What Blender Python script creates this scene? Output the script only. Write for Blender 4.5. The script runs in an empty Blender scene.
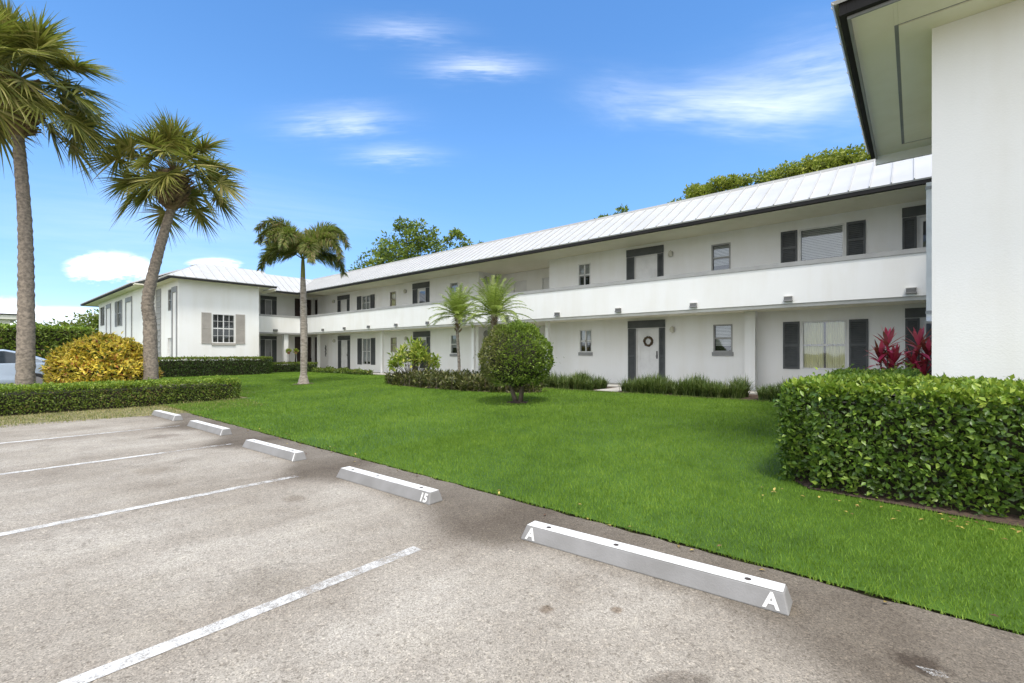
import bpy, math, random
import numpy as np
from mathutils import Vector, Matrix
R = math.radians
rnd = random.Random(7)
RN = np.random.default_rng(11)
scene = bpy.context.scene
COL = scene.collection

# ------------------------------------------------------------------ camera
cam_d = bpy.data.cameras.new('camera'); cam = bpy.data.objects.new('camera', cam_d); COL.objects.link(cam)
cam.location = (0, 0, 1.42); cam.rotation_euler = (R(90), 0, R(40.64))
cam_d.sensor_width = 36; cam_d.lens = 469.5 / 1024 * 36; cam_d.shift_y = 12.0 / 1024
cam_d.clip_start = 0.05; cam_d.clip_end = 2000
scene.camera = cam

# ------------------------------------------------------------------ light
SUN_EL, SUN_AZ = 66, 128           # azimuth from +Y, clockwise
sun_dir = Vector((math.sin(R(SUN_AZ)) * math.cos(R(SUN_EL)), math.cos(R(SUN_AZ)) * math.cos(R(SUN_EL)), math.sin(R(SUN_EL))))
sd = bpy.data.lights.new('sun', 'SUN'); sd.energy = 2.2; sd.angle = R(12); sd.color = (1.0, 0.955, 0.89)
sun = bpy.data.objects.new('sun', sd); COL.objects.link(sun)
sun.rotation_euler = sun_dir.to_track_quat('Z', 'Y').to_euler(); sun.location = (10, -10, 30)

world = bpy.data.worlds.new('World'); scene.world = world; world.use_nodes = True
wt = world.node_tree; wt.nodes.clear(); WN = wt.nodes.new; WL = wt.links.new
def wmath(op, a, b=None, clamp=False):
    n = WN('ShaderNodeMath'); n.operation = op; n.use_clamp = clamp
    for i, v in enumerate((a, b)):
        if v is None: continue
        if isinstance(v, (int, float)): n.inputs[i].default_value = v
        else: WL(v, n.inputs[i])
    return n.outputs[0]
wo = WN('ShaderNodeOutputWorld'); bg = WN('ShaderNodeBackground'); sky = WN('ShaderNodeTexSky')
sky.sky_type = 'NISHITA'; sky.sun_disc = False; sky.sun_elevation = R(SUN_EL); sky.sun_rotation = R(SUN_AZ)
sky.air_density = 1.0; sky.dust_density = 0.2; sky.ozone_density = 1.6
hs = WN('ShaderNodeHueSaturation'); hs.inputs['Saturation'].default_value = 1.25; hs.inputs['Hue'].default_value = 0.502; hs.inputs['Value'].default_value = 1.6
WL(sky.outputs[0], hs.inputs['Color'])
tc = WN('ShaderNodeTexCoord'); DIR = tc.outputs['Generated']
hz = WN('ShaderNodeMapRange'); hz.interpolation_type = 'SMOOTHSTEP'; hz.inputs[1].default_value = 0; hz.inputs[2].default_value = .42
sz_ = WN('ShaderNodeSeparateXYZ'); WL(DIR, sz_.inputs[0]); WL(sz_.outputs[2], hz.inputs[0])
ht = WN('ShaderNodeMix'); ht.data_type = 'RGBA'; WL(hz.outputs[0], ht.inputs['Factor']); ht.inputs['A'].default_value = (.50, .58, .80, 1); ht.inputs['B'].default_value = (1, 1, 1, 1)
hm = WN('ShaderNodeMix'); hm.data_type = 'RGBA'; hm.blend_type = 'MULTIPLY'; hm.inputs['Factor'].default_value = 1; WL(hs.outputs[0], hm.inputs['A']); WL(ht.outputs['Result'], hm.inputs['B'])
def wdot(v):
    n = WN('ShaderNodeVectorMath'); n.operation = 'DOT_PRODUCT'; WL(DIR, n.inputs[0]); n.inputs[1].default_value = v
    return n.outputs['Value']
def wnoise(vec, scale, detail, rough=0.55):
    n = WN('ShaderNodeTexNoise'); n.inputs['Scale'].default_value = scale; n.inputs['Detail'].default_value = detail
    n.inputs['Roughness'].default_value = rough; WL(vec, n.inputs['Vector']); return n.outputs['Fac']
# each cloud: direction, its two tangent axes, its angular half sizes, density, kind (0 wisp, 1 cumulus)
CLOUDS = [
 ((-0.5985, 0.6082, 0.5213), (0.7253, 0.6878, 0.0303), (0.3401, -0.3963, 0.8528), 0.087, 0.017, .62, 0),
 ((-0.7894, 0.4458, 0.4221), (0.5564, 0.8101, 0.185), (0.2595, -0.3809, 0.8875), 0.09, 0.023, .55, 0),
 ((-0.7539, 0.5351, 0.3812), (0.6056, 0.7909, 0.0874), (0.2547, -0.2968, 0.9204), 0.078, 0.016, .45, 0),
 ((-0.2443, 0.8671, 0.4342), (0.9107, 0.3589, -0.2044), (0.3331, -0.3455, 0.8773), 0.153, 0.034, .7, 0),
 ((-0.1154, 0.8916, 0.4379), (0.9799, 0.1743, -0.0966), (0.1624, -0.418, 0.8938), 0.14, 0.06, .5, 0),
 ((-0.6671, 0.494, 0.5576), (0.6341, 0.7694, 0.0769), (0.3911, -0.4049, 0.8265), 0.084, 0.017, .35, 0),
 ((-0.9785, 0.1538, 0.1373), (0.1699, 0.9787, 0.1151), (0.1167, -0.136, 0.9838), 0.060, 0.028, .85, 1),
 ((-0.9938, 0.0948, 0.0574), (0.098, 0.9937, 0.0551), (0.0519, -0.0604, 0.9968), 0.085, 0.016, .65, 1),
 ((-0.9974, 0.0406, 0.0601), (0.0444, 0.9969, 0.0643), (0.0573, -0.0668, 0.9961), 0.04, 0.023, .7, 1),
 ((-0.9439, 0.2894, 0.159), (0.3068, 0.9466, 0.0988), (0.122, -0.1421, 0.9823), 0.046, 0.012, .7, 1),
 ((-0.9601, 0.1993, 0.196), (0.2159, 0.9741, 0.0671), (0.1776, -0.1067, 0.9783), 0.23, 0.075, .22, 0),
 ((-0.4094, 0.7803, 0.4728), (0.8169, 0.5442, -0.1908), (0.4062, -0.3081, 0.8603), 0.073, 0.035, .2, 0),
 ((-0.86, 0.36, 0.27), (0.386, 0.922, 0.0), (0.25, -0.105, 0.963), 0.30, 0.045, .12, 0),
]
cover = None
for c, r, u, a, b, dens, kind in CLOUDS:
    dc = wmath('MAXIMUM', wdot(c), 0.05); dens *= .50 if kind == 0 else 1
    X = wmath('DIVIDE', wmath('DIVIDE', wdot(r), dc), a); Y = wmath('DIVIDE', wmath('DIVIDE', wdot(u), dc), b)
    cb = WN('ShaderNodeCombineXYZ'); WL(X, cb.inputs[0]); WL(Y, cb.inputs[1]); cb.inputs[2].default_value = c[0] * 50
    if kind == 0:
        st = WN('ShaderNodeVectorMath'); st.operation = 'MULTIPLY'; WL(cb.outputs[0], st.inputs[0]); st.inputs[1].default_value = (.75, 1.0, 1)
        ns = wnoise(st.outputs[0], 1.25, 3, .62)
        # curl the wisp: bend Y by X
        Yb = wmath('ADD', Y, wmath('MULTIPLY', wmath('SUBTRACT', ns, .5), 2.2))
    else:
        ns = wnoise(cb.outputs[0], 1.7, 5, .6); Yb = wmath('ADD', Y, wmath('MULTIPLY', wmath('SUBTRACT', ns, .5), 1.2))
    d2 = wmath('ADD', wmath('MULTIPLY', X, X), wmath('MULTIPLY', Yb, Yb))
    if kind == 0:
        m = wmath('POWER', 2.718, wmath('MULTIPLY', wmath('ADD', wmath('MULTIPLY', X, X), wmath('MAXIMUM', wmath('MULTIPLY', Yb, Yb), wmath('MULTIPLY', wmath('MULTIPLY', Y, Y), .25))), -1.1))
        fs = WN('ShaderNodeVectorMath'); fs.operation = 'MULTIPLY'; WL(cb.outputs[0], fs.inputs[0]); fs.inputs[1].default_value = (.8, 2.6, 1)
        fb = wnoise(fs.outputs[0], 1.6, 6, .68)
        m = wmath('MULTIPLY', m, wmath('MULTIPLY', wmath('SUBTRACT', wmath('ADD', wmath('MULTIPLY', ns, .5), wmath('MULTIPLY', fb, .5)), .27, True), 3.6 * dens))
    else:
        m = wmath('SUBTRACT', 1.25, d2, True)
        m = wmath('MULTIPLY', m, wmath('ADD', .55, wmath('MULTIPLY', wmath('SUBTRACT', ns, .42), 2.6), True), True)
        sm = WN('ShaderNodeMapRange'); sm.interpolation_type = 'SMOOTHSTEP'; sm.inputs[1].default_value = .1; sm.inputs[2].default_value = .7
        WL(m, sm.inputs[0]); m = wmath('MULTIPLY', sm.outputs[0], dens)
    inv = wmath('SUBTRACT', 1, m, True)
    cover = inv if cover is None else wmath('MULTIPLY', cover, inv)
# unseen bright cloud added over the sky behind the camera for neutral fill light
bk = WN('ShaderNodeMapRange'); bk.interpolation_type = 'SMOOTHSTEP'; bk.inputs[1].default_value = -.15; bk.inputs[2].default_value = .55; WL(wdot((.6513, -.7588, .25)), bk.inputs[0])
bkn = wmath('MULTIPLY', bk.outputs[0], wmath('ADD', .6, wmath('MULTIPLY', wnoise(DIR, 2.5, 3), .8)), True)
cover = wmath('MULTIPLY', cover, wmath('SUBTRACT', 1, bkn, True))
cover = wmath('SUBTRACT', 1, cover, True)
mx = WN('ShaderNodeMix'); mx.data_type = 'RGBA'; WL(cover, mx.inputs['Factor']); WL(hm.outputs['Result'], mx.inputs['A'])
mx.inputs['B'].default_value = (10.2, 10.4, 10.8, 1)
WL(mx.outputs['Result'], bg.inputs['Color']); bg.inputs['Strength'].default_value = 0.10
WL(bg.outputs[0], wo.inputs['Surface'])
vs = scene.view_settings; vs.view_transform = 'Standard'; vs.look = 'None'; vs.gamma = 1; vs.use_curve_mapping = False
vs.exposure = 0.78
scene.cycles.max_bounces = 6; scene.cycles.diffuse_bounces = 4; scene.cycles.transparent_max_bounces = 10
scene.cycles.use_denoising = True

# ------------------------------------------------------------------ materials
def new_mat(name):
    m = bpy.data.materials.new(name); m.use_nodes = True; t = m.node_tree; t.nodes.clear()
    return m, t, t.nodes.new, t.links.new
def noise_node(N, L, t, scale, detail=4, rough=.55, vec=None, stretch=None):
    n = N('ShaderNodeTexNoise'); n.inputs['Scale'].default_value = scale; n.inputs['Detail'].default_value = detail; n.inputs['Roughness'].default_value = rough
    if vec is None:
        g = N('ShaderNodeNewGeometry'); vec = g.outputs['Position']
    if stretch:
        s = N('ShaderNodeVectorMath'); s.operation = 'MULTIPLY'; L(vec, s.inputs[0]); s.inputs[1].default_value = stretch; vec = s.outputs[0]
    L(vec, n.inputs['Vector']); return n.outputs['Fac']
def ramp(N, L, fac, stops, interp='LINEAR'):
    r = N('ShaderNodeValToRGB'); r.color_ramp.interpolation = interp; e = r.color_ramp.elements
    while len(e) < len(stops): e.new(0.5)
    for el, (p, c) in zip(e, stops): el.position = p; el.color = (*c, 1) if len(c) == 3 else c
    L(fac, r.inputs[0]); return r.outputs[0]
def mixc(N, L, f, a, b, mode='MIX'):
    n = N('ShaderNodeMix'); n.data_type = 'RGBA'; n.blend_type = mode
    for k, v in (('Factor', f), ('A', a), ('B', b)):
        if isinstance(v, (int, float)): n.inputs[k].default_value = v
        elif isinstance(v, tuple): n.inputs[k].default_value = (*v, 1)
        else: L(v, n.inputs[k])
    return n.outputs['Result']
def mathn(N, L, op, a, b=None, clamp=False):
    n = N('ShaderNodeMath'); n.operation = op; n.use_clamp = clamp
    for i, v in enumerate((a, b)):
        if v is None: continue
        if isinstance(v, (int, float)): n.inputs[i].default_value = v
        else: L(v, n.inputs[i])
    return n.outputs[0]
def solid(name, c1, c2=None, scale=3, rough=.7, bump=0, bscale=60, detail=5, metal=0, stretch=None, spec=.5):
    m, t, N, L = new_mat(name); o = N('ShaderNodeOutputMaterial'); b = N('ShaderNodeBsdfPrincipled'); L(b.outputs[0], o.inputs[0])
    b.inputs['Roughness'].default_value = rough; b.inputs['Metallic'].default_value = metal; b.inputs['Specular IOR Level'].default_value = spec
    c2 = c2 or tuple(x * .86 for x in c1)
    f = noise_node(N, L, t, scale, detail, stretch=stretch)
    L(ramp(N, L, f, [(.32, c2), (.62, c1)]), b.inputs['Base Color'])
    if bump:
        bf = noise_node(N, L, t, bscale, 3); bp = N('ShaderNodeBump'); bp.inputs['Strength'].default_value = bump; bp.inputs['Distance'].default_value = .01
        L(bf, bp.inputs['Height']); L(bp.outputs[0], b.inputs['Normal'])
    return m
def leafmat(name, stops, rough=.45, trans=.3, spec=.35, nscale=1.2, namp=.35):
    m, t, N, L = new_mat(name); o = N('ShaderNodeOutputMaterial'); b = N('ShaderNodeBsdfPrincipled'); g = N('ShaderNodeNewGeometry')
    b.inputs['Roughness'].default_value = rough; b.inputs['Specular IOR Level'].default_value = spec
    n = noise_node(N, L, t, nscale, 3)
    fac = mathn(N, L, 'ADD', g.outputs['Random Per Island'], mathn(N, L, 'MULTIPLY', mathn(N, L, 'SUBTRACT', n, .5), namp * 2), True)
    col = ramp(N, L, fac, stops); L(col, b.inputs['Base Color'])
    tr = N('ShaderNodeBsdfTranslucent'); L(mixc(N, L, .5, col, (.30, .42, .05), 'MIX'), tr.inputs['Color'])
    ms = N('ShaderNodeMixShader'); ms.inputs[0].default_value = trans; L(b.outputs[0], ms.inputs[1]); L(tr.outputs[0], ms.inputs[2]); L(ms.outputs[0], o.inputs[0])
    return m
def glassmat(name, tint=(.55, .6, .62), refl=.13):
    m, t, N, L = new_mat(name); o = N('ShaderNodeOutputMaterial'); gl = N('ShaderNodeBsdfGlossy'); tr = N('ShaderNodeBsdfTransparent')
    gl.inputs['Roughness'].default_value = .03; gl.inputs['Color'].default_value = (.9, .95, 1, 1); tr.inputs['Color'].default_value = (*tint, 1)
    bf = noise_node(N, L, t, 1.3, 1); bp = N('ShaderNodeBump'); bp.inputs['Strength'].default_value = .06; bp.inputs['Distance'].default_value = .05
    L(bf, bp.inputs['Height']); L(bp.outputs[0], gl.inputs['Normal'])
    ms = N('ShaderNodeMixShader'); ms.inputs[0].default_value = refl; L(tr.outputs[0], ms.inputs[1]); L(gl.outputs[0], ms.inputs[2]); L(ms.outputs[0], o.inputs[0])
    return m
def stucco(name, c, dirt=.12, bump=.35):
    m, t, N, L = new_mat(name); o = N('ShaderNodeOutputMaterial'); b = N('ShaderNodeBsdfPrincipled'); L(b.outputs[0], o.inputs[0]); b.inputs['Roughness'].default_value = .85
    a = noise_node(N, L, t, .55, 6, .6); s = noise_node(N, L, t, 2.2, 5, .6, stretch=(1, 1, .12))
    f = mathn(N, L, 'MULTIPLY', mathn(N, L, 'ADD', a, s), .5)
    col = ramp(N, L, f, [(.34, tuple(x * (1 - dirt) * k for x, k in zip(c, (1, .985, .95)))), (.56, c)])
    L(col, b.inputs['Base Color'])
    bf = noise_node(N, L, t, 45, 4); bp = N('ShaderNodeBump'); bp.inputs['Strength'].default_value = bump; bp.inputs['Distance'].default_value = .006
    L(bf, bp.inputs['Height']); L(bp.outputs[0], b.inputs['Normal'])
    return m
M = {}
M['stucco'] = stucco('white_stucco', (.84, .84, .825), .07)
M['soffit'] = stucco('cream_soffit', (.86, .82, .68), .06, .15)
M['trim_grey'] = solid('grey_trim_paint', (.27, .275, .275), rough=.6)
M['cap_grey'] = solid('grey_cap_paint', (.36, .36, .35), rough=.7)
M['dark'] = solid('charcoal_shutter_paint', (.085, .092, .094), (.06, .066, .068), rough=.55)
M['taupe'] = solid('taupe_shutter_paint', (.42, .39, .35), rough=.6)
M['gutter'] = solid('dark_gutter_paint', (.028, .027, .027), (.020, .020, .020), rough=.8, spec=.15, scale=1.5)
M['frame_white'] = solid('white_window_paint', (.72, .72, .70), rough=.45)
M['door_white'] = solid('white_door_paint', (.74, .74, .73), rough=.4)
M['roof'] = solid('white_metal_roof', (.50, .50, .49), (.45, .45, .44), scale=1.1, rough=.4, spec=.4)
M['seam'] = solid('roof_seam_edge', (.46, .46, .45), (.40, .40, .39), scale=2, rough=.5)
M['flat_roof'] = solid('flat_roof_coating', (.5, .5, .48), rough=.9)
M['glass'] = glassmat('window_glass', (.80, .83, .84))
M['glass_dark'] = glassmat('screen_glass', (.25, .26, .27), .16)
M['blind'] = solid('pale_blind', (.68, .68, .65), rough=.7)
M['curtain'] = solid('yellow_curtain', (.90, .86, .50), (.72, .68, .38), scale=6, rough=.9, stretch=(6, 6, .4))
M['inside'] = solid('dark_interior', (.02, .02, .022), rough=.9)
M['brownroom'] = solid('brown_stair_screen', (.055, .035, .03), (.03, .022, .02), rough=.7)
M['metal_dark'] = solid('dark_fixture_metal', (.17, .17, .165), rough=.4, metal=.4)
M['metal_light'] = solid('aged_fixture_metal', (.42, .41, .37), rough=.5)
M['pipe'] = solid('grey_downspout_paint', (.78, .78, .76), rough=.5)
M['drip'] = solid('pale_drip_paint', (.60, .59, .55), rough=.8)
M['concrete'] = solid('walkway_concrete', (.46, .44, .40), (.34, .32, .29), scale=2.5, rough=.9, bump=.3)
M['lamp_glass'] = solid('frosted_lamp_glass', (.62, .60, .50), rough=.3)
M['wreath'] = solid('dry_wreath_twigs', (.10, .05, .035), (.05, .07, .03), scale=40, rough=.9)
M['bark'] = solid('palm_bark', (.30, .25, .20), (.13, .11, .09), scale=14, rough=.95, bump=1.0, bscale=30, stretch=(1, 1, 1.3))
M['bark_grey'] = solid('grey_palm_bark', (.36, .32, .27), (.17, .14, .115), scale=7, rough=.9, bump=.8, bscale=25, stretch=(1, 1, 3))
M['boots'] = solid('old_frond_bases', (.23, .165, .095), (.085, .06, .035), scale=8, rough=.95)
M['wood'] = solid('branch_bark', (.15, .12, .09), (.07, .055, .045), scale=10, rough=.9)
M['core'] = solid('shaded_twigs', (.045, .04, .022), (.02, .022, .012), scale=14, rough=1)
M['mulch'] = solid('brown_mulch', (.085, .052, .034), (.035, .024, .017), scale=26, rough=1, bump=1, bscale=60)
G = lambda *c: c
M['hedge'] = leafmat('hedge_leaves', [(0, (.036, .068, .011)), (.45, (.075, .145, .02)), (.8, (.14, .24, .03)), (1, (.25, .35, .055))], rough=.38, spec=.5)
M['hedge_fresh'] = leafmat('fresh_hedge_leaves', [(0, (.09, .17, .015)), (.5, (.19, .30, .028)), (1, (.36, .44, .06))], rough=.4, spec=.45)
M['hedge_low'] = leafmat('low_hedge_leaves', [(0, (.06, .09, .016)), (.5, (.13, .19, .028)), (.85, (.22, .29, .04)), (1, (.24, .16, .07))], rough=.45)
M['hedge_far'] = leafmat('dark_hedge_leaves', [(0, (.022, .045, .012)), (.6, (.045, .085, .018)), (1, (.09, .14, .03))])
M['palm'] = leafmat('sabal_fronds', [(0, (.09, .105, .022)), (.4, (.19, .19, .038)), (.75, (.26, .25, .055)), (1, (.40, .33, .12))], rough=.5, trans=.28, nscale=.9)
M['palm_young'] = leafmat('young_palm_fronds', [(0, (.13, .19, .03)), (.5, (.26, .34, .06)), (1, (.40, .46, .12))], rough=.45, trans=.35)
M['foxtail'] = leafmat('foxtail_fronds', [(0, (.08, .12, .025)), (.45, (.18, .23, .05)), (.75, (.27, .27, .08)), (1, (.34, .23, .14))], trans=.28)
M['croton'] = leafmat('croton_leaves', [(0, (.08, .11, .02)), (.12, (.26, .26, .03)), (.28, (.70, .52, .05)), (.8, (.92, .76, .14)), (.94, (.45, .17, .04)), (1, (.18, .07, .03))], rough=.4, trans=.22, nscale=2.2, namp=.22)
M['bed'] = leafmat('bed_croton_leaves', [(0, (.03, .04, .016)), (.4, (.07, .085, .025)), (.7, (.12, .10, .04)), (1, (.22, .24, .08))], rough=.35, trans=.15)
M['yshrub'] = leafmat('yellow_green_leaves', [(0, (.10, .17, .02)), (.5, (.27, .36, .04)), (1, (.55, .54, .12))], trans=.3)
M['lirio'] = leafmat('liriope_blades', [(0, (.04, .07, .018)), (.6, (.10, .155, .035)), (1, (.26, .29, .11))], trans=.2)
M['red'] = leafmat('red_cordyline_leaves', [(0, (.16, .014, .03)), (.3, (.55, .03, .10)), (.85, (.82, .10, .22)), (1, (.16, .07, .05))], rough=.35, trans=.3)
M['tree'] = leafmat('tree_leaves', [(0, (.05, .08, .014)), (.5, (.12, .18, .022)), (1, (.25, .31, .04))], trans=.3, nscale=.35, namp=.6)
M['pine'] = leafmat('yellow_green_crown_leaves', [(0, (.09, .12, .016)), (.5, (.22, .27, .03)), (1, (.38, .40, .07))], trans=.3, nscale=.5, namp=.6)

def ball_mat():
    m = leafmat('topiary_leaves', [(0, (.055, .095, .015)), (.5, (.12, .195, .025)), (1, (.25, .34, .045))]); t = m.node_tree; N, L = t.nodes.new, t.links.new
    b = [n for n in t.nodes if n.type == 'BSDF_PRINCIPLED'][0]; src = b.inputs['Base Color'].links[0].from_socket
    g = N('ShaderNodeNewGeometry'); vd = N('ShaderNodeVectorMath'); vd.operation = 'DISTANCE'; L(g.outputs['Position'], vd.inputs[0]); vd.inputs[1].default_value = (-8.25, 8.7, 1.45)
    n1 = noise_node(N, L, t, 4.5, 4, .7)
    f = mathn(N, L, 'MULTIPLY', mathn(N, L, 'SUBTRACT', mathn(N, L, 'ADD', n1, .40), vd.outputs['Value'], True), 3.0, True)
    f = mathn(N, L, 'MULTIPLY', f, .6)
    L(mixc(N, L, f, src, (.17, .125, .06)), b.inputs['Base Color'])   # the dying patch of the shrub
    return m
M['ball'] = ball_mat()

def lawn_mat(name, blades):
    m, t, N, L = new_mat(name); o = N('ShaderNodeOutputMaterial'); b = N('ShaderNodeBsdfPrincipled'); b.inputs['Roughness'].default_value = .6; b.inputs['Specular IOR Level'].default_value = .25
    n1 = noise_node(N, L, t, .55, 4, .6); n2 = noise_node(N, L, t, 4.5, 4, .65)
    f = mathn(N, L, 'ADD', mathn(N, L, 'MULTIPLY', mathn(N, L, 'SUBTRACT', n1, .06), .85), mathn(N, L, 'MULTIPLY', mathn(N, L, 'SUBTRACT', n2, .2), .40))
    if blades:
        g = N('ShaderNodeNewGeometry'); f = mathn(N, L, 'ADD', f, mathn(N, L, 'MULTIPLY', mathn(N, L, 'SUBTRACT', g.outputs['Random Per Island'], .5), .34), True)
        col = ramp(N, L, f, [(.2, (.085, .165, .018)), (.5, (.160, .275, .032)), (.75, (.245, .355, .050)), (.95, (.36, .42, .085))])
    else:
        col = ramp(N, L, f, [(.25, (.035, .07, .008)), (.6, (.065, .13, .012))])
    L(col, b.inputs['Base Color'])
    if blades:
        tr = N('ShaderNodeBsdfTranslucent'); L(mixc(N, L, .5, col, (.26, .40, .02)), tr.inputs['Color']); ms = N('ShaderNodeMixShader'); ms.inputs[0].default_value = .3
        L(b.outputs[0], ms.inputs[1]); L(tr.outputs[0], ms.inputs[2]); L(ms.outputs[0], o.inputs[0])
    else: L(b.outputs[0], o.inputs[0])
    return m
M['grass'] = lawn_mat('lawn_blades', True); M['lawn'] = lawn_mat('lawn_soil', False)
M['verge'] = solid('dry_verge_soil', (.26, .23, .11), (.12, .11, .05), scale=5, rough=1, bump=.6)
M['dry_grass'] = leafmat('dry_grass_blades', [(0, (.07, .12, .02)), (.4, (.16, .19, .04)), (.8, (.34, .29, .11)), (1, (.42, .34, .17))], trans=.2)

def asphalt():
    m, t, N, L = new_mat('weathered_asphalt'); o = N('ShaderNodeOutputMaterial'); b = N('ShaderNodeBsdfPrincipled'); L(b.outputs[0], o.inputs[0]); b.inputs['Roughness'].default_value = .92; b.inputs['Specular IOR Level'].default_value = .25
    g = N('ShaderNodeNewGeometry'); P = g.outputs['Position']; sx = N('ShaderNodeSeparateXYZ'); L(P, sx.inputs[0])
    big = noise_node(N, L, t, .45, 5, .6); mid = noise_node(N, L, t, 2.3, 6, .7); fine = noise_node(N, L, t, 130, 2, .8); streak = noise_node(N, L, t, 1.6, 5, .6, stretch=(1, .3, 1))
    base = ramp(N, L, big, [(.3, (.275, .244, .203)), (.48, (.335, .304, .259)), (.7, (.410, .380, .333))])
    # aggregate: voronoi chips
    vo = N('ShaderNodeTexVoronoi'); vo.inputs['Scale'].default_value = 165; L(P, vo.inputs['Vector']); 
    chipv = N('ShaderNodeSeparateColor'); L(vo.outputs['Color'], chipv.inputs[0])
    chip = ramp(N, L, chipv.outputs[0], [(0, (.40, .39, .37)), (.22, (.76, .75, .73)), (.6, (1.0, 1.0, .98)), (.9, (1.22, 1.21, 1.18)), (1, (1.65, 1.62, 1.58))])
    vo2 = N('ShaderNodeTexVoronoi'); vo2.inputs['Scale'].default_value = 62; L(P, vo2.inputs['Vector']); cv2 = N('ShaderNodeSeparateColor'); L(vo2.outputs['Color'], cv2.inputs[0])
    chip2 = ramp(N, L, cv2.outputs[1], [(0, (.58, .56, .53)), (.10, (.95, .95, .95)), (.88, (1.02, 1.02, 1.02)), (1, (1.32, 1.3, 1.26))])
    col = mixc(N, L, .75, base, chip, 'MULTIPLY'); col = mixc(N, L, .7, col, chip2, 'MULTIPLY')
    col = mixc(N, L, .5, col, ramp(N, L, fine, [(.25, (.8, .8, .8)), (.75, (1.2, 1.2, 1.2))]), 'MULTIPLY')
    col = mixc(N, L, .8, col, ramp(N, L, streak, [(.35, (.84, .82, .80)), (.6, (1.06, 1.06, 1.06))]), 'MULTIPLY')
    col = mixc(N, L, .7, col, ramp(N, L, mid, [(.32, (.80, .78, .76)), (.5, (1, 1, 1)), (.72, (1.12, 1.12, 1.1))]), 'MULTIPLY')
    cr = N('ShaderNodeTexVoronoi'); cr.feature = 'DISTANCE_TO_EDGE'; cr.inputs['Scale'].default_value = .42; wv = N('ShaderNodeVectorMath'); wv.operation = 'ADD'; L(P, wv.inputs[0]); nz = N('ShaderNodeTexNoise'); nz.inputs['Scale'].default_value = 2.2; nz.inputs['Detail'].default_value = 6; L(P, nz.inputs['Vector']); L(nz.outputs['Color'], wv.inputs[1]); L(wv.outputs[0], cr.inputs['Vector'])
    ck = N('ShaderNodeMapRange'); ck.inputs[1].default_value = .0; ck.inputs[2].default_value = .006; ck.inputs[3].default_value = .35; ck.inputs[4].default_value = 0; L(cr.outputs['Distance'], ck.inputs[0]); ckf = mathn(N, L, 'MULTIPLY', ck.outputs[0], mathn(N, L, 'GREATER_THAN', big, .52))
    col = mixc(N, L, ckf, col, mixc(N, L, 1, col, (.4, .38, .36), 'MULTIPLY'))
    # the dark, mossy margin between the wheel stops and the lawn (worn only where cars never roll)
    yy = mathn(N, L, 'ADD', sx.outputs[1], mathn(N, L, 'MULTIPLY', mathn(N, L, 'SUBTRACT', mid, .5), .75))
    xs = mathn(N, L, 'PINGPONG', mathn(N, L, 'ADD', sx.outputs[0], 2.75), 1.35)          # 0 on a stall line, 1.35 mid stall
    edge = mathn(N, L, 'ADD', 2.25, mathn(N, L, 'MULTIPLY', mathn(N, L, 'MINIMUM', xs, .8), .55))
    band = N('ShaderNodeMapRange'); band.interpolation_type = 'SMOOTHSTEP'; band.inputs[3].default_value = 0; band.inputs[4].default_value = .85
    L(mathn(N, L, 'SUBTRACT', yy, edge), band.inputs[0]); band.inputs[1].default_value = -.12; band.inputs[2].default_value = .34
    col = mixc(N, L, band.outputs[0], col, mixc(N, L, 1, col, (.40, .37, .34), 'MULTIPLY'))
    # dirt round every stall line
    ln = N('ShaderNodeMapRange'); ln.inputs[1].default_value = .02; ln.inputs[2].default_value = .55; ln.inputs[3].default_value = .55; ln.inputs[4].default_value = 0; L(mathn(N, L, 'ADD', xs, mathn(N, L, 'MULTIPLY', mathn(N, L, 'SUBTRACT', mid, .5), .5)), ln.inputs[0])
    lf = mathn(N, L, 'MULTIPLY', ln.outputs[0], mathn(N, L, 'LESS_THAN', sx.outputs[1], 3.5))
    col = mixc(N, L, lf, col, mixc(N, L, 1, col, (.66, .62, .58), 'MULTIPLY'))
    # oil spots
    def spot(x, y, r, amt, colr, far=1):
        nonlocal col
        vd = N('ShaderNodeVectorMath'); vd.operation = 'DISTANCE'; L(P, vd.inputs[0]); vd.inputs[1].default_value = (x, y, 0)
        q = mathn(N, L, 'ADD', vd.outputs['Value'], mathn(N, L, 'MULTIPLY', mathn(N, L, 'SUBTRACT', noise_node(N, L, t, 9, 5, .7), .5), r * 2.2))
        mr = N('ShaderNodeMapRange'); mr.interpolation_type = 'SMOOTHSTEP'; mr.inputs[1].default_value = r * .35; mr.inputs[2].default_value = r; mr.inputs[3].default_value = amt; mr.inputs[4].default_value = 0
        L(q, mr.inputs[0]); col = mixc(N, L, mr.outputs[0], col, mixc(N, L, 1, col, colr, 'MULTIPLY'))
    spot(-.72, 1.95, .22, .75, (.5, .47, .45)); spot(-.45, 1.75, .12, .7, (.5, .47, .45)); spot(-1.55, 2.1, .06, .8, (.5, .42, .35)); spot(-1.25, 2.35, .04, .8, (.5, .42, .35))
    spot(.33, 2.74, .16, .95, (.28, .38, .75)); spot(.02, 2.84, .13, .9, (.42, .38, .36)); spot(-4.6, 2.1, .14, .6, (.55, .5, .45)); spot(-7.0, 1.5, .3, .5, (.6, .55, .5)); spot(-9.8, 2.2, .35, .6, (.5, .45, .42)); spot(-3.1, 1.2, .3, .35, (.6, .58, .55))
    L(col, b.inputs['Base Color'])
    bp = N('ShaderNodeBump'); bp.inputs['Strength'].default_value = .55; bp.inputs['Distance'].default_value = .004; L(chipv.outputs[0], bp.inputs['Height']); L(bp.outputs[0], b.inputs['Normal'])
    return m
M['asphalt'] = asphalt()
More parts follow.
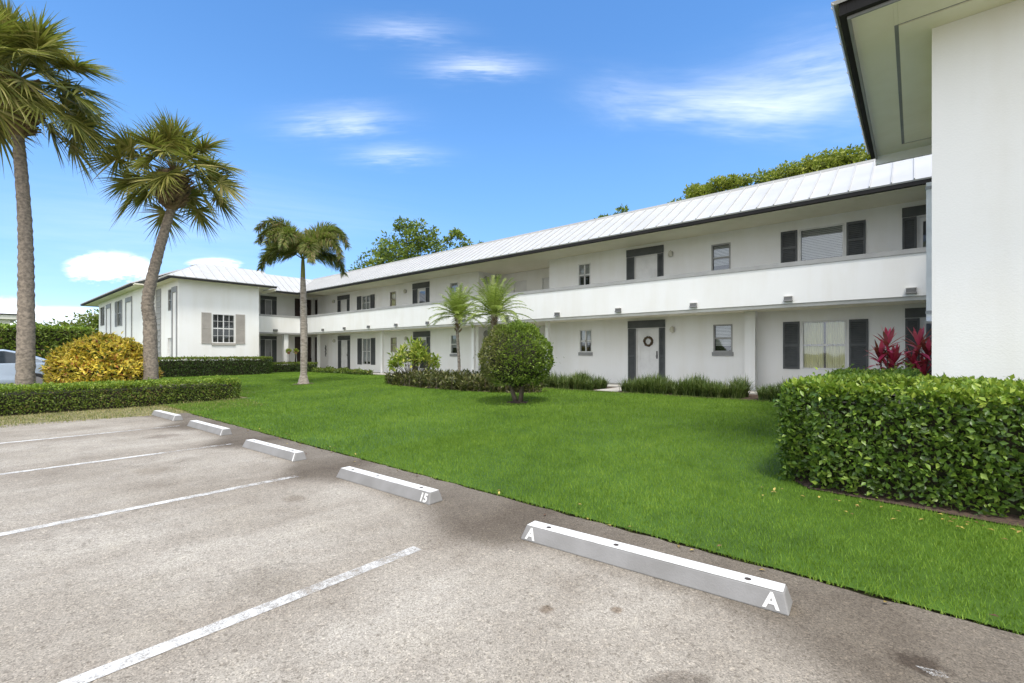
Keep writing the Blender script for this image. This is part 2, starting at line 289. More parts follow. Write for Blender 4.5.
def road_paint():
    m, t, N, L = new_mat('worn_line_paint'); o = N('ShaderNodeOutputMaterial'); b = N('ShaderNodeBsdfPrincipled'); b.inputs['Roughness'].default_value = .8; b.inputs['Base Color'].default_value = (.64, .63, .60, 1)
    tr = N('ShaderNodeBsdfTransparent'); n1 = noise_node(N, L, t, 7, 6, .75); n2 = noise_node(N, L, t, 120, 2, .8); n3 = noise_node(N, L, t, 1.1, 2)
    f = mathn(N, L, 'ADD', mathn(N, L, 'ADD', mathn(N, L, 'MULTIPLY', n1, .5), mathn(N, L, 'MULTIPLY', n2, .35)), mathn(N, L, 'MULTIPLY', n3, .25))
    g = N('ShaderNodeNewGeometry'); sx = N('ShaderNodeSeparateXYZ'); L(g.outputs['Position'], sx.inputs[0])
    wear = N('ShaderNodeMapRange'); wear.inputs[1].default_value = 1.3; wear.inputs[2].default_value = 2.7; wear.inputs[3].default_value = 0; wear.inputs[4].default_value = .10; L(sx.outputs[1], wear.inputs[0])
    f = mathn(N, L, 'ADD', f, wear.outputs[0]); mr = N('ShaderNodeMapRange'); mr.inputs[1].default_value = .50; mr.inputs[2].default_value = .68; L(f, mr.inputs[0])
    ms = N('ShaderNodeMixShader'); L(mr.outputs[0], ms.inputs[0]); L(b.outputs[0], ms.inputs[1]); L(tr.outputs[0], ms.inputs[2]); L(ms.outputs[0], o.inputs[0])
    return m
M['line'] = road_paint()
M['stop'] = solid('wheel_stop_concrete', (.25, .245, .24), (.20, .195, .187), scale=3.5, rough=.85, bump=.25, bscale=90)
M['stop_white'] = solid('white_stop_paint', (.74, .74, .71), (.60, .59, .56), scale=14, rough=.7)
M['hole'] = solid('rusty_pin_hole', (.05, .04, .035), rough=.9)
M['car_paint'] = solid('silver_blue_car_paint', (.42, .50, .60), (.38, .46, .56), scale=.5, rough=.22, metal=.35)
M['car_glass'] = solid('dark_car_glass', (.03, .04, .05), rough=.05)
M['car_glass_light'] = solid('lit_rear_quarter_glass', (.20, .24, .28), rough=.1)
M['rubber'] = solid('tyre_rubber', (.02, .02, .02), rough=.9)
M['rim'] = solid('alloy_rim', (.5, .5, .52), rough=.3, metal=.8)
M['lamp_red'] = solid('red_tail_lamp', (.25, .02, .02), rough=.2)
M['far_wall'] = stucco('pale_far_wall', (.70, .68, .60))
M['terracotta'] = solid('terracotta_pot', (.35, .17, .09), rough=.8)

# ------------------------------------------------------------------ mesh helpers
def tag(o, label=None, cat=None, group=None, kind=None):
    if label: o['label'] = label
    if cat: o['category'] = cat
    if group: o['group'] = group
    if kind: o['kind'] = kind
    return o
def empty(name, loc, label, cat, group=None):
    o = bpy.data.objects.new(name, None); o.empty_display_size = .2; o.location = loc; COL.objects.link(o)
    return tag(o, label, cat, group)
def world_loc(o):
    v = Vector((0, 0, 0))
    while o: v += o.location; o = o.parent
    return v
class MB:
    def __init__(s): s.v = []; s.f = []
    def poly(s, pts):
        n = len(s.v); s.v += [tuple(p) for p in pts]; s.f.append(tuple(range(n, n + len(pts)))); return s
    def box(s, a, b):
        x0, x1 = sorted((a[0], b[0])); y0, y1 = sorted((a[1], b[1])); z0, z1 = sorted((a[2], b[2])); n = len(s.v)
        s.v += [(x0, y0, z0), (x1, y0, z0), (x1, y1, z0), (x0, y1, z0), (x0, y0, z1), (x1, y0, z1), (x1, y1, z1), (x0, y1, z1)]
        for q in ((3, 2, 1, 0), (4, 5, 6, 7), (0, 1, 5, 4), (1, 2, 6, 5), (2, 3, 7, 6), (3, 0, 4, 7)): s.f.append(tuple(n + i for i in q))
        return s
    def hexa(s, bot, top):
        n = len(s.v); s.v += [tuple(p) for p in bot] + [tuple(p) for p in top]
        for q in ((3, 2, 1, 0), (4, 5, 6, 7), (0, 1, 5, 4), (1, 2, 6, 5), (2, 3, 7, 6), (3, 0, 4, 7)): s.f.append(tuple(n + i for i in q))
        return s
    def tube(s, pts, rad, seg=10, cap=True):
        pts = [Vector(p) for p in pts]; k = len(pts); n0 = len(s.v)
        if isinstance(rad, (int, float)): rad = [rad] * k
        for i, p in enumerate(pts):
            d = (pts[min(i + 1, k - 1)] - pts[max(i - 1, 0)]).normalized()
            a = d.cross(Vector((0, 0, 1))) if abs(d.z) < .95 else d.cross(Vector((1, 0, 0))); a.normalize(); b = d.cross(a)
            for j in range(seg):
                t = 2 * math.pi * j / seg; s.v.append(tuple(p + (a * math.cos(t) + b * math.sin(t)) * rad[i]))
        for i in range(k - 1):
            for j in range(seg):
                j2 = (j + 1) % seg; s.f.append((n0 + i * seg + j, n0 + i * seg + j2, n0 + (i + 1) * seg + j2, n0 + (i + 1) * seg + j))
        if cap: s.f.append(tuple(n0 + j for j in reversed(range(seg)))); s.f.append(tuple(n0 + (k - 1) * seg + j for j in range(seg)))
        return s
    def lathe(s, c, prof, seg=16):
        n0 = len(s.v)
        for r, z in prof:
            for j in range(seg): t = 2 * math.pi * j / seg; s.v.append((c[0] + r * math.cos(t), c[1] + r * math.sin(t), c[2] + z))
        for i in range(len(prof) - 1):
            for j in range(seg):
                j2 = (j + 1) % seg; s.f.append((n0 + i * seg + j, n0 + i * seg + j2, n0 + (i + 1) * seg + j2, n0 + (i + 1) * seg + j))
        s.f.append(tuple(n0 + j for j in reversed(range(seg)))); s.f.append(tuple(n0 + (len(prof) - 1) * seg + j for j in range(seg)))
        return s
    def torus(s, c, R0, r, nrm='Y', seg=20, ts=8, jit=0):
        n0 = len(s.v)
        for i in range(seg):
            t = 2 * math.pi * i / seg
            for j in range(ts):
                p = 2 * math.pi * j / ts; rr = r * (1 + rnd.uniform(-jit, jit)); q = R0 + rr * math.cos(p)
                s.v.append((c[0] + q * math.cos(t), c[1] + rr * math.sin(p), c[2] + q * math.sin(t)))
        for i in range(seg):
            for j in range(ts):
                a, b_ = n0 + i * ts, n0 + ((i + 1) % seg) * ts; s.f.append((a + j, a + (j + 1) % ts, b_ + (j + 1) % ts, b_ + j))
        return s
    def build(s, name, mat, parent=None, smooth=False, bevel=0):
        me = bpy.data.meshes.new(name); off = world_loc(parent) if parent else Vector((0, 0, 0))
        me.from_pydata([(x - off.x, y - off.y, z - off.z) for x, y, z in s.v], [], s.f); me.materials.append(mat)
        if smooth: me.polygons.foreach_set('use_smooth', [True] * len(me.polygons))
        me.update(); o = bpy.data.objects.new(name, me); COL.objects.link(o)
        if parent: o.parent = parent
        if bevel:
            b = o.modifiers.new('bevel', 'BEVEL'); b.width = bevel; b.segments = 2; b.limit_method = 'ANGLE'
        return o
def fast_mesh(name, V, T, mat, parent=None, n=3):
    """V (k,3) world coordinates, T (m,n) polygons of one size"""
    V = np.asarray(V, dtype=np.float32); T = np.asarray(T, dtype=np.int32); me = bpy.data.meshes.new(name)
    if parent: V = V - np.array(world_loc(parent), dtype=np.float32)
    me.vertices.add(len(V)); me.vertices.foreach_set('co', V.ravel())
    me.loops.add(T.size); me.loops.foreach_set('vertex_index', T.ravel())
    me.polygons.add(len(T)); me.polygons.foreach_set('loop_start', np.arange(0, T.size, n, dtype=np.int32))
    me.materials.append(mat); me.update(calc_edges=True)
    o = bpy.data.objects.new(name, me); COL.objects.link(o)
    if parent: o.parent = parent
    return o
def unit(a): return a / np.maximum(np.linalg.norm(a, axis=-1, keepdims=True), 1e-9)
def leaves(name, P, D, Nn, ln, wd, mat, parent, fold=.25):
    """folded diamond leaves at P pointing along D with blade normal Nn"""
    P = np.asarray(P); k = len(P); D = unit(D); S = unit(np.cross(D, Nn)); U = np.cross(S, D)
    ln = np.broadcast_to(ln, (k,))[:, None]; wd = np.broadcast_to(wd, (k,))[:, None]
    V = np.stack([P, P + D * ln * .45 + S * wd * .5 + U * wd * fold, P + D * ln, P + D * ln * .45 - S * wd * .5 + U * wd * fold], 1).reshape(-1, 3)
    i = np.arange(k)[:, None] * 4; T = np.concatenate([i + np.array([[0, 1, 2]]), i + np.array([[0, 2, 3]])], 1).reshape(-1, 3)
    return fast_mesh(name, V, T, mat, parent)
def rdir(k, up=0.0):
    d = RN.normal(size=(k, 3)); d = unit(d); d[:, 2] += up; return unit(d)
def strips(name, curves, widths, normals, mat, parent):
    """curves (k,m,3) centre lines, widths (m,), flat tapering blades (last point a tip)"""
    C = np.asarray(curves); k, m, _ = C.shape; tan = np.gradient(C, axis=1); S = unit(np.cross(tan, normals)); W = np.asarray(widths)
    W = W[None, :, None] if W.ndim == 1 else W[:, :, None]
    V = np.stack([C - S * W * .5, C + S * W * .5], 2).reshape(-1, 3)
    base = (np.arange(k) * m * 2)[:, None, None]; seg = (np.arange(m - 1) * 2)[None, :, None]
    T = (base + seg + np.array([0, 1, 3, 2])[None, None, :]).reshape(-1, 4)
    return fast_mesh(name, V, T, mat, parent, 4)
def wob(x, y, z, s=1.0, seed=0.0):
    return (np.sin(x * 2.1 * s + seed) * np.cos(y * 1.7 * s + seed * 2) + np.sin(z * 2.9 * s + x * 1.3 * s + seed) * .6 + np.sin(y * 4.3 * s - z * 3.1 * s + seed) * .4) / 2

# ------------------------------------------------------------------ ground
def gh(x, y):
    x = np.asarray(x, dtype=float); y = np.asarray(y, dtype=float)
    sm = lambda a: np.clip(a, 0, 1) ** 2 * (3 - 2 * np.clip(a, 0, 1))
    g1 = .24 * sm((y - 3.4) / 10.0); g2 = .2 * sm((-20.5 - x) / 8.0)
    out = np.where(x < 3, np.maximum(g1, g2), g1)
    return out
def gz(x, y): return float(gh(x, y))
xs = np.concatenate([[-400, -200, -120, -80], np.arange(-60, 20.1, 1.0), [30, 60, 120, 400]]); ys = np.concatenate([[-400, -150, -60, -30], np.arange(-15, 30.1, 1.0), [45, 80, 160, 400]])
XX, YY = np.meshgrid(xs, ys); ZZ = gh(XX, YY) - .03
V = np.stack([XX.ravel(), YY.ravel(), ZZ.ravel()], 1); w_ = len(xs); ii, jj = np.meshgrid(np.arange(w_ - 1), np.arange(len(ys) - 1)); q = (jj * w_ + ii).ravel()[:, None]
tag(fast_mesh('ground', V, q + np.array([[0, 1, w_ + 1, w_]]), M['verge'], None, 4), kind='structure')
def sheet(name, x0, x1, y0, y1, mat, lift, step=.5, edge=0):
    a = np.linspace(x0, x1, max(2, int((x1 - x0) / step) + 1)); b = np.linspace(y0, y1, max(2, int((y1 - y0) / step) + 1)); X, Y = np.meshgrid(a, b)
    Z = gh(X, Y) + lift
    V = np.stack([X.ravel(), Y.ravel(), Z.ravel()], 1); w = len(a); ii, jj = np.meshgrid(np.arange(w - 1), np.arange(len(b) - 1)); q = (jj * w + ii).ravel()[:, None]
    return tag(fast_mesh(name, V, q + np.array([[0, 1, w + 1, w]]), mat, None, 4), kind='structure')
sheet('lawn', -13.25, 9, 3.50, 14.75, M['lawn'], 0.0)
sheet('lawn', -33, -13.26, 5.9, 14.75, M['lawn'], 0.0)
sheet('lawn', -15.9, -13.26, 3.6, 5.89, M['lawn'], 0.0)
sheet('lawn', -80, -33.1, -12, 7.2, M['lawn'], 0.0, 2)
# parking lot with a slightly ragged lawn edge
pv = []; ex = np.arange(-13.2, 14.01, .1)
ey = 3.46 + .008 * np.sin(ex * 1.1) + .006 * np.sin(ex * 9.7 + 1) + RN.normal(size=len(ex)) * .008
mb = MB(); mb.poly([(-13.2, 3.46, 0), (-13.3, 2.6, 0), (-13.65, 1.0, 0), (-14.0, -1.5, 0), (-14.3, -40, 0), (14, -40, 0), (14, ey[-1], 0)] + [(float(x), float(y), 0) for x, y in list(zip(ex, ey))[::-1][1:]])
tag(mb.build('parking_lot', M['asphalt']), kind='structure')
mb = MB(); mb.poly([(-13.2, -40, -.02), (-13.2, 3.47, -.02), (-13.2, 3.47, .0), (-13.2, -40, .0)])
for x0, x1, y0, y1 in ((-27, -19.8, -40, 30),):
    a = np.linspace(x0, x1, 8)
    mb2 = MB()
    for i in range(7):
        for y in range(-40, 7):
            mb2.poly([(a[i], y, gz(a[i], y) + .02), (a[i + 1], y, gz(a[i + 1], y) + .02), (a[i + 1], y + 1, gz(a[i + 1], y + 1) + .02), (a[i], y + 1, gz(a[i], y + 1) + .02)])
    tag(mb2.build('side_driveway', M['asphalt']), kind='structure')
mb = MB()
for x in (-2.75, -5.43, -8.14, -10.95, 0.0):
    mb.poly([(x - .048, -4.5, .004), (x + .048, -4.5, .004), (x + .048, 2.15 if x > -4 else 2.5 if x > -7 else 2.74, .004), (x - .048, 2.15 if x > -4 else 2.5 if x > -7 else 2.74, .004)])
mb.poly([(.06, 2.77, .004), (.12, 2.8, .004), (.1, 2.84, .004), (.0, 2.81, .004)])
tag(mb.build('parking_lines', M['line']), kind='structure')
mb = MB()
a = np.linspace(-13.2, -12.0, 30)
# concrete walkways
mb = MB().box((-31.2, 14.8, 0), (9, 16.5, .28)); mb.box((-33.25, 7.4, 0), (-31.21, 16.5, .281)); mb.box((-16.3, 16.51, 0), (-12.0, 20.5, .282))
mb.box((-12.6, 13.2, 0), (-11.1, 14.79, .262)); mb.box((-7.75, 13.0, 0), (-6.95, 14.79, .258))
tag(mb.build('walkway', M['concrete']), kind='structure')
mb = MB()   # mulch beds
def bed(mb, pts, lift=.012):
    c = np.mean(pts, 0)
    for i in range(len(pts)):
        p, q_ = pts[i], pts[(i + 1) % len(pts)]; mb.poly([(*c, gz(*c) + lift + .02), (*p, gz(*p) + lift), (*q_, gz(*q_) + lift)])
def ell(cx, cy, rx, ry, n=40, jit=.04): return [(cx + rx * math.cos(2 * math.pi * i / n) * (1 + rnd.uniform(-jit, jit)), cy + ry * math.sin(2 * math.pi * i / n) * (1 + rnd.uniform(-jit, jit))) for i in range(n)]
BEDS = [ell(-12.6, 11.45, 3.95, .9), [(-1.15, 6.6), (-1.04, 5.9), (-.82, 5.62), (.5, 5.49), (7, 5.4), (7, 7.6), (.2, 7.6), (0, 12), (-1.5, 12)], ell(-19.3, 9.17, .42, .42), ell(-7.78, 9.28, .3, .25)]
for b_ in BEDS: bed(mb, b_)
for x in np.arange(-10.6, -1.5, 1.0): mb.poly([(x, 12.75, gz(x, 12.75) + .012), (x + 1, 12.75, gz(x, 12.75) + .012), (x + 1, 14.7, gz(x, 14.7) + .012), (x, 14.7, gz(x, 14.7) + .012)])
tag(mb.build('mulch_bed', M['mulch']), kind='structure')

# grass blades
def in_poly(px, py, poly):
    ins = np.zeros(len(px), bool); n = len(poly); j = n - 1
    for i in range(n):
        xi, yi = poly[i]; xj, yj = poly[j]
        c = ((yi > py) != (yj > py)) & (px < (xj - xi) * (py - yi) / (yj - yi + 1e-12) + xi); ins ^= c; j = i
    return ins
def blades(name, zones, mat, hgt, label, avoid=BEDS, k_den=1.0, near_h=1.0):
    Ps = []; Ds = []
    for x0, x1, y0, y1, den in zones:
        n = int((x1 - x0) * (y1 - y0) * den * k_den); x = RN.uniform(x0, x1, n); y = RN.uniform(y0, y1, n)
        Zc = -x * .6513 + y * .7588; keep = RN.uniform(size=n) < np.clip((7.0 / np.maximum(Zc, .5)) ** 1.2, .06, 1)
        x, y = x[keep], y[keep]
        ok = np.ones(len(x), bool)
        for b_ in avoid: ok &= ~in_poly(x, y, b_)
        Ps.append(np.stack([x[ok], y[ok]], 1))
    P = np.concatenate(Ps); k = len(P); Z = -P[:, 0] * .6513 + P[:, 1] * .7588; sc = np.clip((Z / 7.0), .85, 3.2) ** .75
    base = np.stack([P[:, 0], P[:, 1], gh(P[:, 0], P[:, 1]) - .005], 1)
    h = hgt * RN.uniform(.55, 1.15, k) * (1 + .25 * wob(P[:, 0], P[:, 1], 0, 1.5)) * np.minimum(sc, 1.25); an = RN.uniform(0, 2 * np.pi, k); lean = RN.uniform(.1, .75, k)
    tip = base + np.stack([np.cos(an) * lean * h, np.sin(an) * lean * h, h], 1); a2 = RN.uniform(0, np.pi, k); w = .0035 * sc * RN.uniform(.7, 1.4, k)
    side = np.stack([np.cos(a2) * w, np.sin(a2) * w, np.zeros(k)], 1)
    V = np.stack([base - side, base + side, tip], 1).reshape(-1, 3); T = np.arange(k * 3).reshape(-1, 3)
    o = fast_mesh(name, V, T, mat); print(name, k); return tag(o, label, 'grass', kind='stuff')
blades('lawn_grass', [(-13.22, -6, 3.47, 14.7, 2600), (-6, 8, 3.47, 6, 4600), (-6, 3, 6, 14.7, 3000), (-29.5, -13.22, 5.8, 14.7, 2600), (-15.4, -13.22, 3.55, 5.8, 2600), (-34, -29.5, 6, 7.2, 900)], M['grass'], .045, 'short bright green lawn grass in front of the building', BEDS + [[(-10.6, 12.9), (-1.5, 12.9), (-1.5, 15), (-10.6, 15)]])
blades('verge_grass', [(-15.6, -13.22, -1.5, 5.4, 700), (-20, -17, -3, 6.5, 500), (-15.9, -14.9, 3.4, 5.6, 900)], M['dry_grass'], .05, 'patchy yellowed grass between the low hedge and the asphalt')
# fallen leaf litter on the margin and by the hedge
n = 110; x = RN.uniform(-1.2, 5, n); y = 5.35 + np.abs(RN.normal(size=n)) * -.22 + .05; n2 = 60; x = np.concatenate([x, RN.uniform(-13, 2, n2)]); y = np.concatenate([y, 3.4 + RN.normal(size=n2) * .12])
P = np.stack([x, y, gh(x, y) + np.where(y < 3.46, .008, .035)], 1); D = rdir(len(P)); D[:, 2] *= .2
M['litter'] = leafmat('fallen_leaves', [(0, (.10, .05, .03)), (.5, (.30, .22, .06)), (1, (.50, .40, .10))], trans=0)
tag(leaves('fallen_leaves', P, D, np.tile([0, 0, 1.0], (len(P), 1)), .045, .024, M['litter'], None), 'scattered dead yellow and brown leaves along the hedge foot and lawn edge', 'fallen leaves', kind='stuff')

# ------------------------------------------------------------------ building helpers
class Fr:
    """wall frame: axis 'Y' = face at y=p looking to -Y (u is x); axis 'X' = face at x=p looking to +X (u is y). d runs into the building"""
    def __init__(s, ax, p): s.ax, s.p = ax, p
    def pt(s, u, d, z): return (u, s.p + d, z) if s.ax == 'Y' else (s.p - d, u, z)
    def box(s, mb, u0, u1, z0, z1, d0, d1): return mb.box(s.pt(u0, d0, z0), s.pt(u1, d1, z1))
def wall(fr, u0, u1, z0, z1, ops, mb, depth=.16):
    us = sorted({u0, u1, *[o[0] for o in ops], *[o[1] for o in ops]}); zs = sorted({z0, z1, *[o[2] for o in ops], *[o[3] for o in ops]})
    us = [u for u in us if u0 <= u <= u1]; zs = [z for z in zs if z0 <= z <= z1]
    for i in range(len(us) - 1):
        for j in range(len(zs) - 1):
            um, zm = (us[i] + us[i + 1]) / 2, (zs[j] + zs[j + 1]) / 2
            if any(o[0] < um < o[1] and o[2] < zm < o[3] for o in ops): continue
            mb.poly([fr.pt(us[i], 0, zs[j]), fr.pt(us[i + 1], 0, zs[j]), fr.pt(us[i + 1], 0, zs[j + 1]), fr.pt(us[i], 0, zs[j + 1])])
    for a, b, c, d in ops:
        for q in (((a, 0, c), (a, depth, c), (a, depth, d), (a, 0, d)), ((b, 0, d), (b, depth, d), (b, depth, c), (b, 0, c)),
                  ((a, 0, c), (b, 0, c), (b, depth, c), (a, depth, c)), ((a, 0, d), (a, depth, d), (b, depth, d), (b, 0, d))):
            mb.poly([fr.pt(p[0], p[1], p[2]) for p in q])
        mb.poly([fr.pt(a, depth, c), fr.pt(b, depth, c), fr.pt(b, depth, d), fr.pt(a, depth, d)])
def shutter(root, fr, u0, u1, z0, z1, mat, n=None):
    mb = MB(); t = .05; fr.box(mb, u0, u0 + t, z0, z1, -.035, -.002); fr.box(mb, u1 - t, u1, z0, z1, -.035, -.002)
    for a, b in ((z0, z0 + .07), (z1 - .07, z1), ((z0 + z1) / 2 - .035, (z0 + z1) / 2 + .035)): fr.box(mb, u0 + t, u1 - t, a, b, -.034, -.003)
    fr.box(mb, u0 + t, u1 - t, z0 + .07, z1 - .07, -.008, -.003)
    k = n or int((z1 - z0) / .06)
    for i in range(k):
        z = z0 + .07 + (z1 - z0 - .14) * (i + .5) / k
        mb.hexa([fr.pt(u0 + t, -.03, z - .018), fr.pt(u1 - t, -.03, z - .018), fr.pt(u1 - t, -.009, z + .012), fr.pt(u0 + t, -.009, z + .012)],
                [fr.pt(u0 + t, -.03, z - .010), fr.pt(u1 - t, -.03, z - .010), fr.pt(u1 - t, -.008, z + .020), fr.pt(u0 + t, -.008, z + .020)])
    return mb.build('shutter', mat, root)
def window(root, fr, u0, u1, z0, z1, cols=1, rows=2, frame='frame_white', cover='blind', cov=1.0, sill=None, fw=.045, ops=None, mull=.018, glass='glass'):
    if ops is not None: ops.append((u0, u1, z0, z1))
    w = MB()
    for a, b, c, d in ((u0, u0 + fw, z0, z1), (u1 - fw, u1, z0, z1), (u0 + fw, u1 - fw, z0, z0 + fw), (u0 + fw, u1 - fw, z1 - fw, z1)): fr.box(w, a, b, c, d, -.012, .07)
    for j in range(1, rows):
        z = z0 + (z1 - z0) * j / rows; t = .028 if (rows == 2 or j * 2 == rows) else mull / 2; fr.box(w, u0 + fw, u1 - fw, z - t, z + t, .008 + .002 * j, .062)
    for i in range(1, cols):
        u = u0 + (u1 - u0) * i / cols; t = .024 if cols == 2 or i * 2 == cols else mull / 2; fr.box(w, u - t, u + t, z0 + fw, z1 - fw, .010, .060)
    wo_ = w.build('window', M[frame], root)
    p = MB(); p.poly([fr.pt(u0 + fw, .05, z0 + fw), fr.pt(u1 - fw, .05, z0 + fw), fr.pt(u1 - fw, .05, z1 - fw), fr.pt(u0 + fw, .05, z1 - fw)]); p.build('pane', M[glass], wo_)
    bk = MB(); bk.poly([fr.pt(u0, .155, z0), fr.pt(u1, .155, z0), fr.pt(u1, .155, z1), fr.pt(u0, .155, z1)]); bk.build('dark_room', M['inside'], wo_)
    if cover == 'blind':
        b = MB(); zb = z1 - (z1 - z0) * cov; k = max(3, int((z1 - zb) / .05))
        for i in range(k):
            z = z1 - fw - (z1 - zb - fw * 1.5) * (i + .5) / k
            b.poly([fr.pt(u0 + .05, .085, z - .018), fr.pt(u1 - .05, .085, z - .018), fr.pt(u1 - .05, .105, z + .018), fr.pt(u0 + .05, .105, z + .018)])
        b.build('blind', M['blind'], wo_)
    elif cover == 'curtain':
        b = MB(); k = int((u1 - u0) / .03)
        for i in range(k):
            ua, ub = u0 + .03 + (u1 - u0 - .06) * i / k, u0 + .03 + (u1 - u0 - .06) * (i + 1) / k; da, db = (.09, .125) if i % 2 else (.125, .09)
            if (u1 - u0) * .47 < (ua - u0) < (u1 - u0) * .53: continue
            b.poly([fr.pt(ua, da, z0), fr.pt(ub, db, z0), fr.pt(ub, db, z1), fr.pt(ua, da, z1)])
        b.build('curtain', M['curtain'], wo_)
    if sill:
        s = MB(); fr.box(s, u0 - .03, u1 + .03, z0 - .13, z0 - .002, -.05, .0); s.build('sill', M[sill], wo_)
    return wo_
def door(root, fr, u0, u1, z0, z1, mat='door_white', surround=None, header=None, ops=None, handle_side=1, glassy=False, sur_mat='dark', panels=True):
    if ops is not None: ops.append((u0, u1, z0, z1))
    d = MB(); fr.box(d, u0 + .03, u1 - .03, z0 + .015, z1 - .03, .05, .09)
    if panels:
        wd = u1 - u0
        for a, b in ((.14, .46), (.54, .86)):
            for c, e in ((.07, .33), (.40, .68), (.75, .93)): 
                h_ = z1 - z0
                for (p0, p1, p2, p3) in ((u0 + wd * a, u0 + wd * b, z0 + h_ * c, z0 + h_ * c + .02), (u0 + wd * a, u0 + wd * b, z0 + h_ * e - .02, z0 + h_ * e), (u0 + wd * a, u0 + wd * a + .02, z0 + h_ * c + .021, z0 + h_ * e - .021), (u0 + wd * b - .02, u0 + wd * b, z0 + h_ * c + .021, z0 + h_ * e - .021)):
                    fr.box(d, p0, p1, p2, p3, .042, .0495)
    do = d.build('door', M[mat], root)
    f = MB(); fr.box(f, u0, u0 + .03, z0, z1, -.004, .1); fr.box(f, u1 - .03, u1, z0, z1, -.004, .1); fr.box(f, u0 + .03, u1 - .03, z1 - .03, z1, -.004, .1); f.build('door_frame', M['frame_white'], do)
    uh = u1 - .1 if handle_side > 0 else u0 + .1
    h = MB(); fr.box(h, uh - .03, uh + .03, z0 + .93, z0 + 1.21, .032, .0415); fr.box(h, uh - .022, uh + .022, z0 + .98, z0 + 1.06, -.01, .031); h.build('handle', M['metal_dark'], do)
    if glassy:
        g = MB(); g.poly([fr.pt(u0 + .12, .038, z0 + .3), fr.pt(u1 - .12, .038, z0 + .3), fr.pt(u1 - .12, .038, z1 - .15), fr.pt(u0 + .12, .038, z1 - .15)]); g.build('screen_pane', M['glass_dark'], do)
    if surround:
        a, b, zt = surround
        shutter(root, fr, a, u0 - .004, z0 + .02, z1 - .0, M[sur_mat]); shutter(root, fr, u1 + .004, b, z0 + .02, z1 - .0, M[sur_mat])
        s = MB(); fr.box(s, a - .004, b + .004, z1 + .015, zt, -.045, -.003); s.build('door_header', M[sur_mat], root)
    return do
def wall_lamp(root, fr, u, z):
    m = MB(); fr.box(m, u - .05, u + .05, z - .09, z + .09, -.02, 0); c = fr.pt(u, -.11, z); m.tube([fr.pt(u, -.02, z + .05), fr.pt(u, -.08, z + .12), fr.pt(u, -.11, z + .10)], .012, 6)
    lo = m.build('wall_lamp', M['metal_light'], root)
    s = MB().lathe((c[0], c[1], z - .12), [(.03, 0), (.07, .04), (.085, .12), (.06, .19), (.02, .22)], 12); s.build('lamp_shade', M['lamp_glass'], lo, True)
def roof_slope(root, e0, e1, t0, t1, pitch=.42, thick=.04, mat='roof'):
    """metal sheet from the eave edge e0-e1 up to t0-t1, with standing seams"""
    e0, e1, t0, t1 = map(Vector, (e0, e1, t0, t1)); n = (e1 - e0).cross(t0 - e0).normalized()
    if n.z < 0: n = -n
    mb = MB(); a = [e0, e1, t1, t0]; mb.hexa([p - n * thick for p in a], a)
    ud = (e1 - e0).normalized(); L_ = (e1 - e0).length; up = (t0 - e0); up = up - ud * up.dot(ud); H = up.length; up.normalize()
    a0 = (t0 - e0).dot(ud); a1 = (t1 - e0).dot(ud); k = int(L_ / pitch)
    for i in range(k + 1):
        u = (i + .5) * pitch
        if u > L_ - .02: break
        hs_ = 0.0; he = H
        if a0 > 0 and u < a0: he = H * u / a0
        if a1 < L_ and u > a1: he = H * (L_ - u) / (L_ - a1)
        if he < .05: continue
        p = e0 + ud * (u - .013) + n * .001; q = e0 + ud * (u + .013) + n * .001; s = up * he
        mb.hexa([p, q, q + s, p + s], [v + n * .032 for v in (p, q, q + s, p + s)])
    # extra seams where the top is wider than the eave
    for lo, hi in ((a0, 0), (L_, a1)):
        if hi > lo:
            for i in range(int((hi - lo) / pitch)):
                u = lo + (i + .5) * pitch if lo < 0 else L_ + (i + .5) * pitch
                fr_ = (-u) / (-a0) if lo < 0 else (u - L_) / (a1 - L_)
                p = e0 + ud * (u - .013) + up * H * fr_ + n * .001; q = p + ud * .026; s = up * H * (1 - fr_)
                mb.hexa([p, q, q + s, p + s], [v + n * .032 for v in (p, q, q + s, p + s)])
    ro = mb.build('roof', M[mat], root); ro.data.materials.append(M['seam'])
    ro.data.polygons.foreach_set('material_index', [0 if i < 6 else 1 for i in range(len(ro.data.polygons))]); return ro

Z0, Z1, CL, CU = .28, 3.01, 2.74, 5.46
# ================================================================== main wing
mainw = empty('apartment_building', (-12, 16.5, 0), 'long white two-storey apartment wing with grey doors and shutters across the lawn', 'building')
F = Fr('Y', 16.46); ops = []
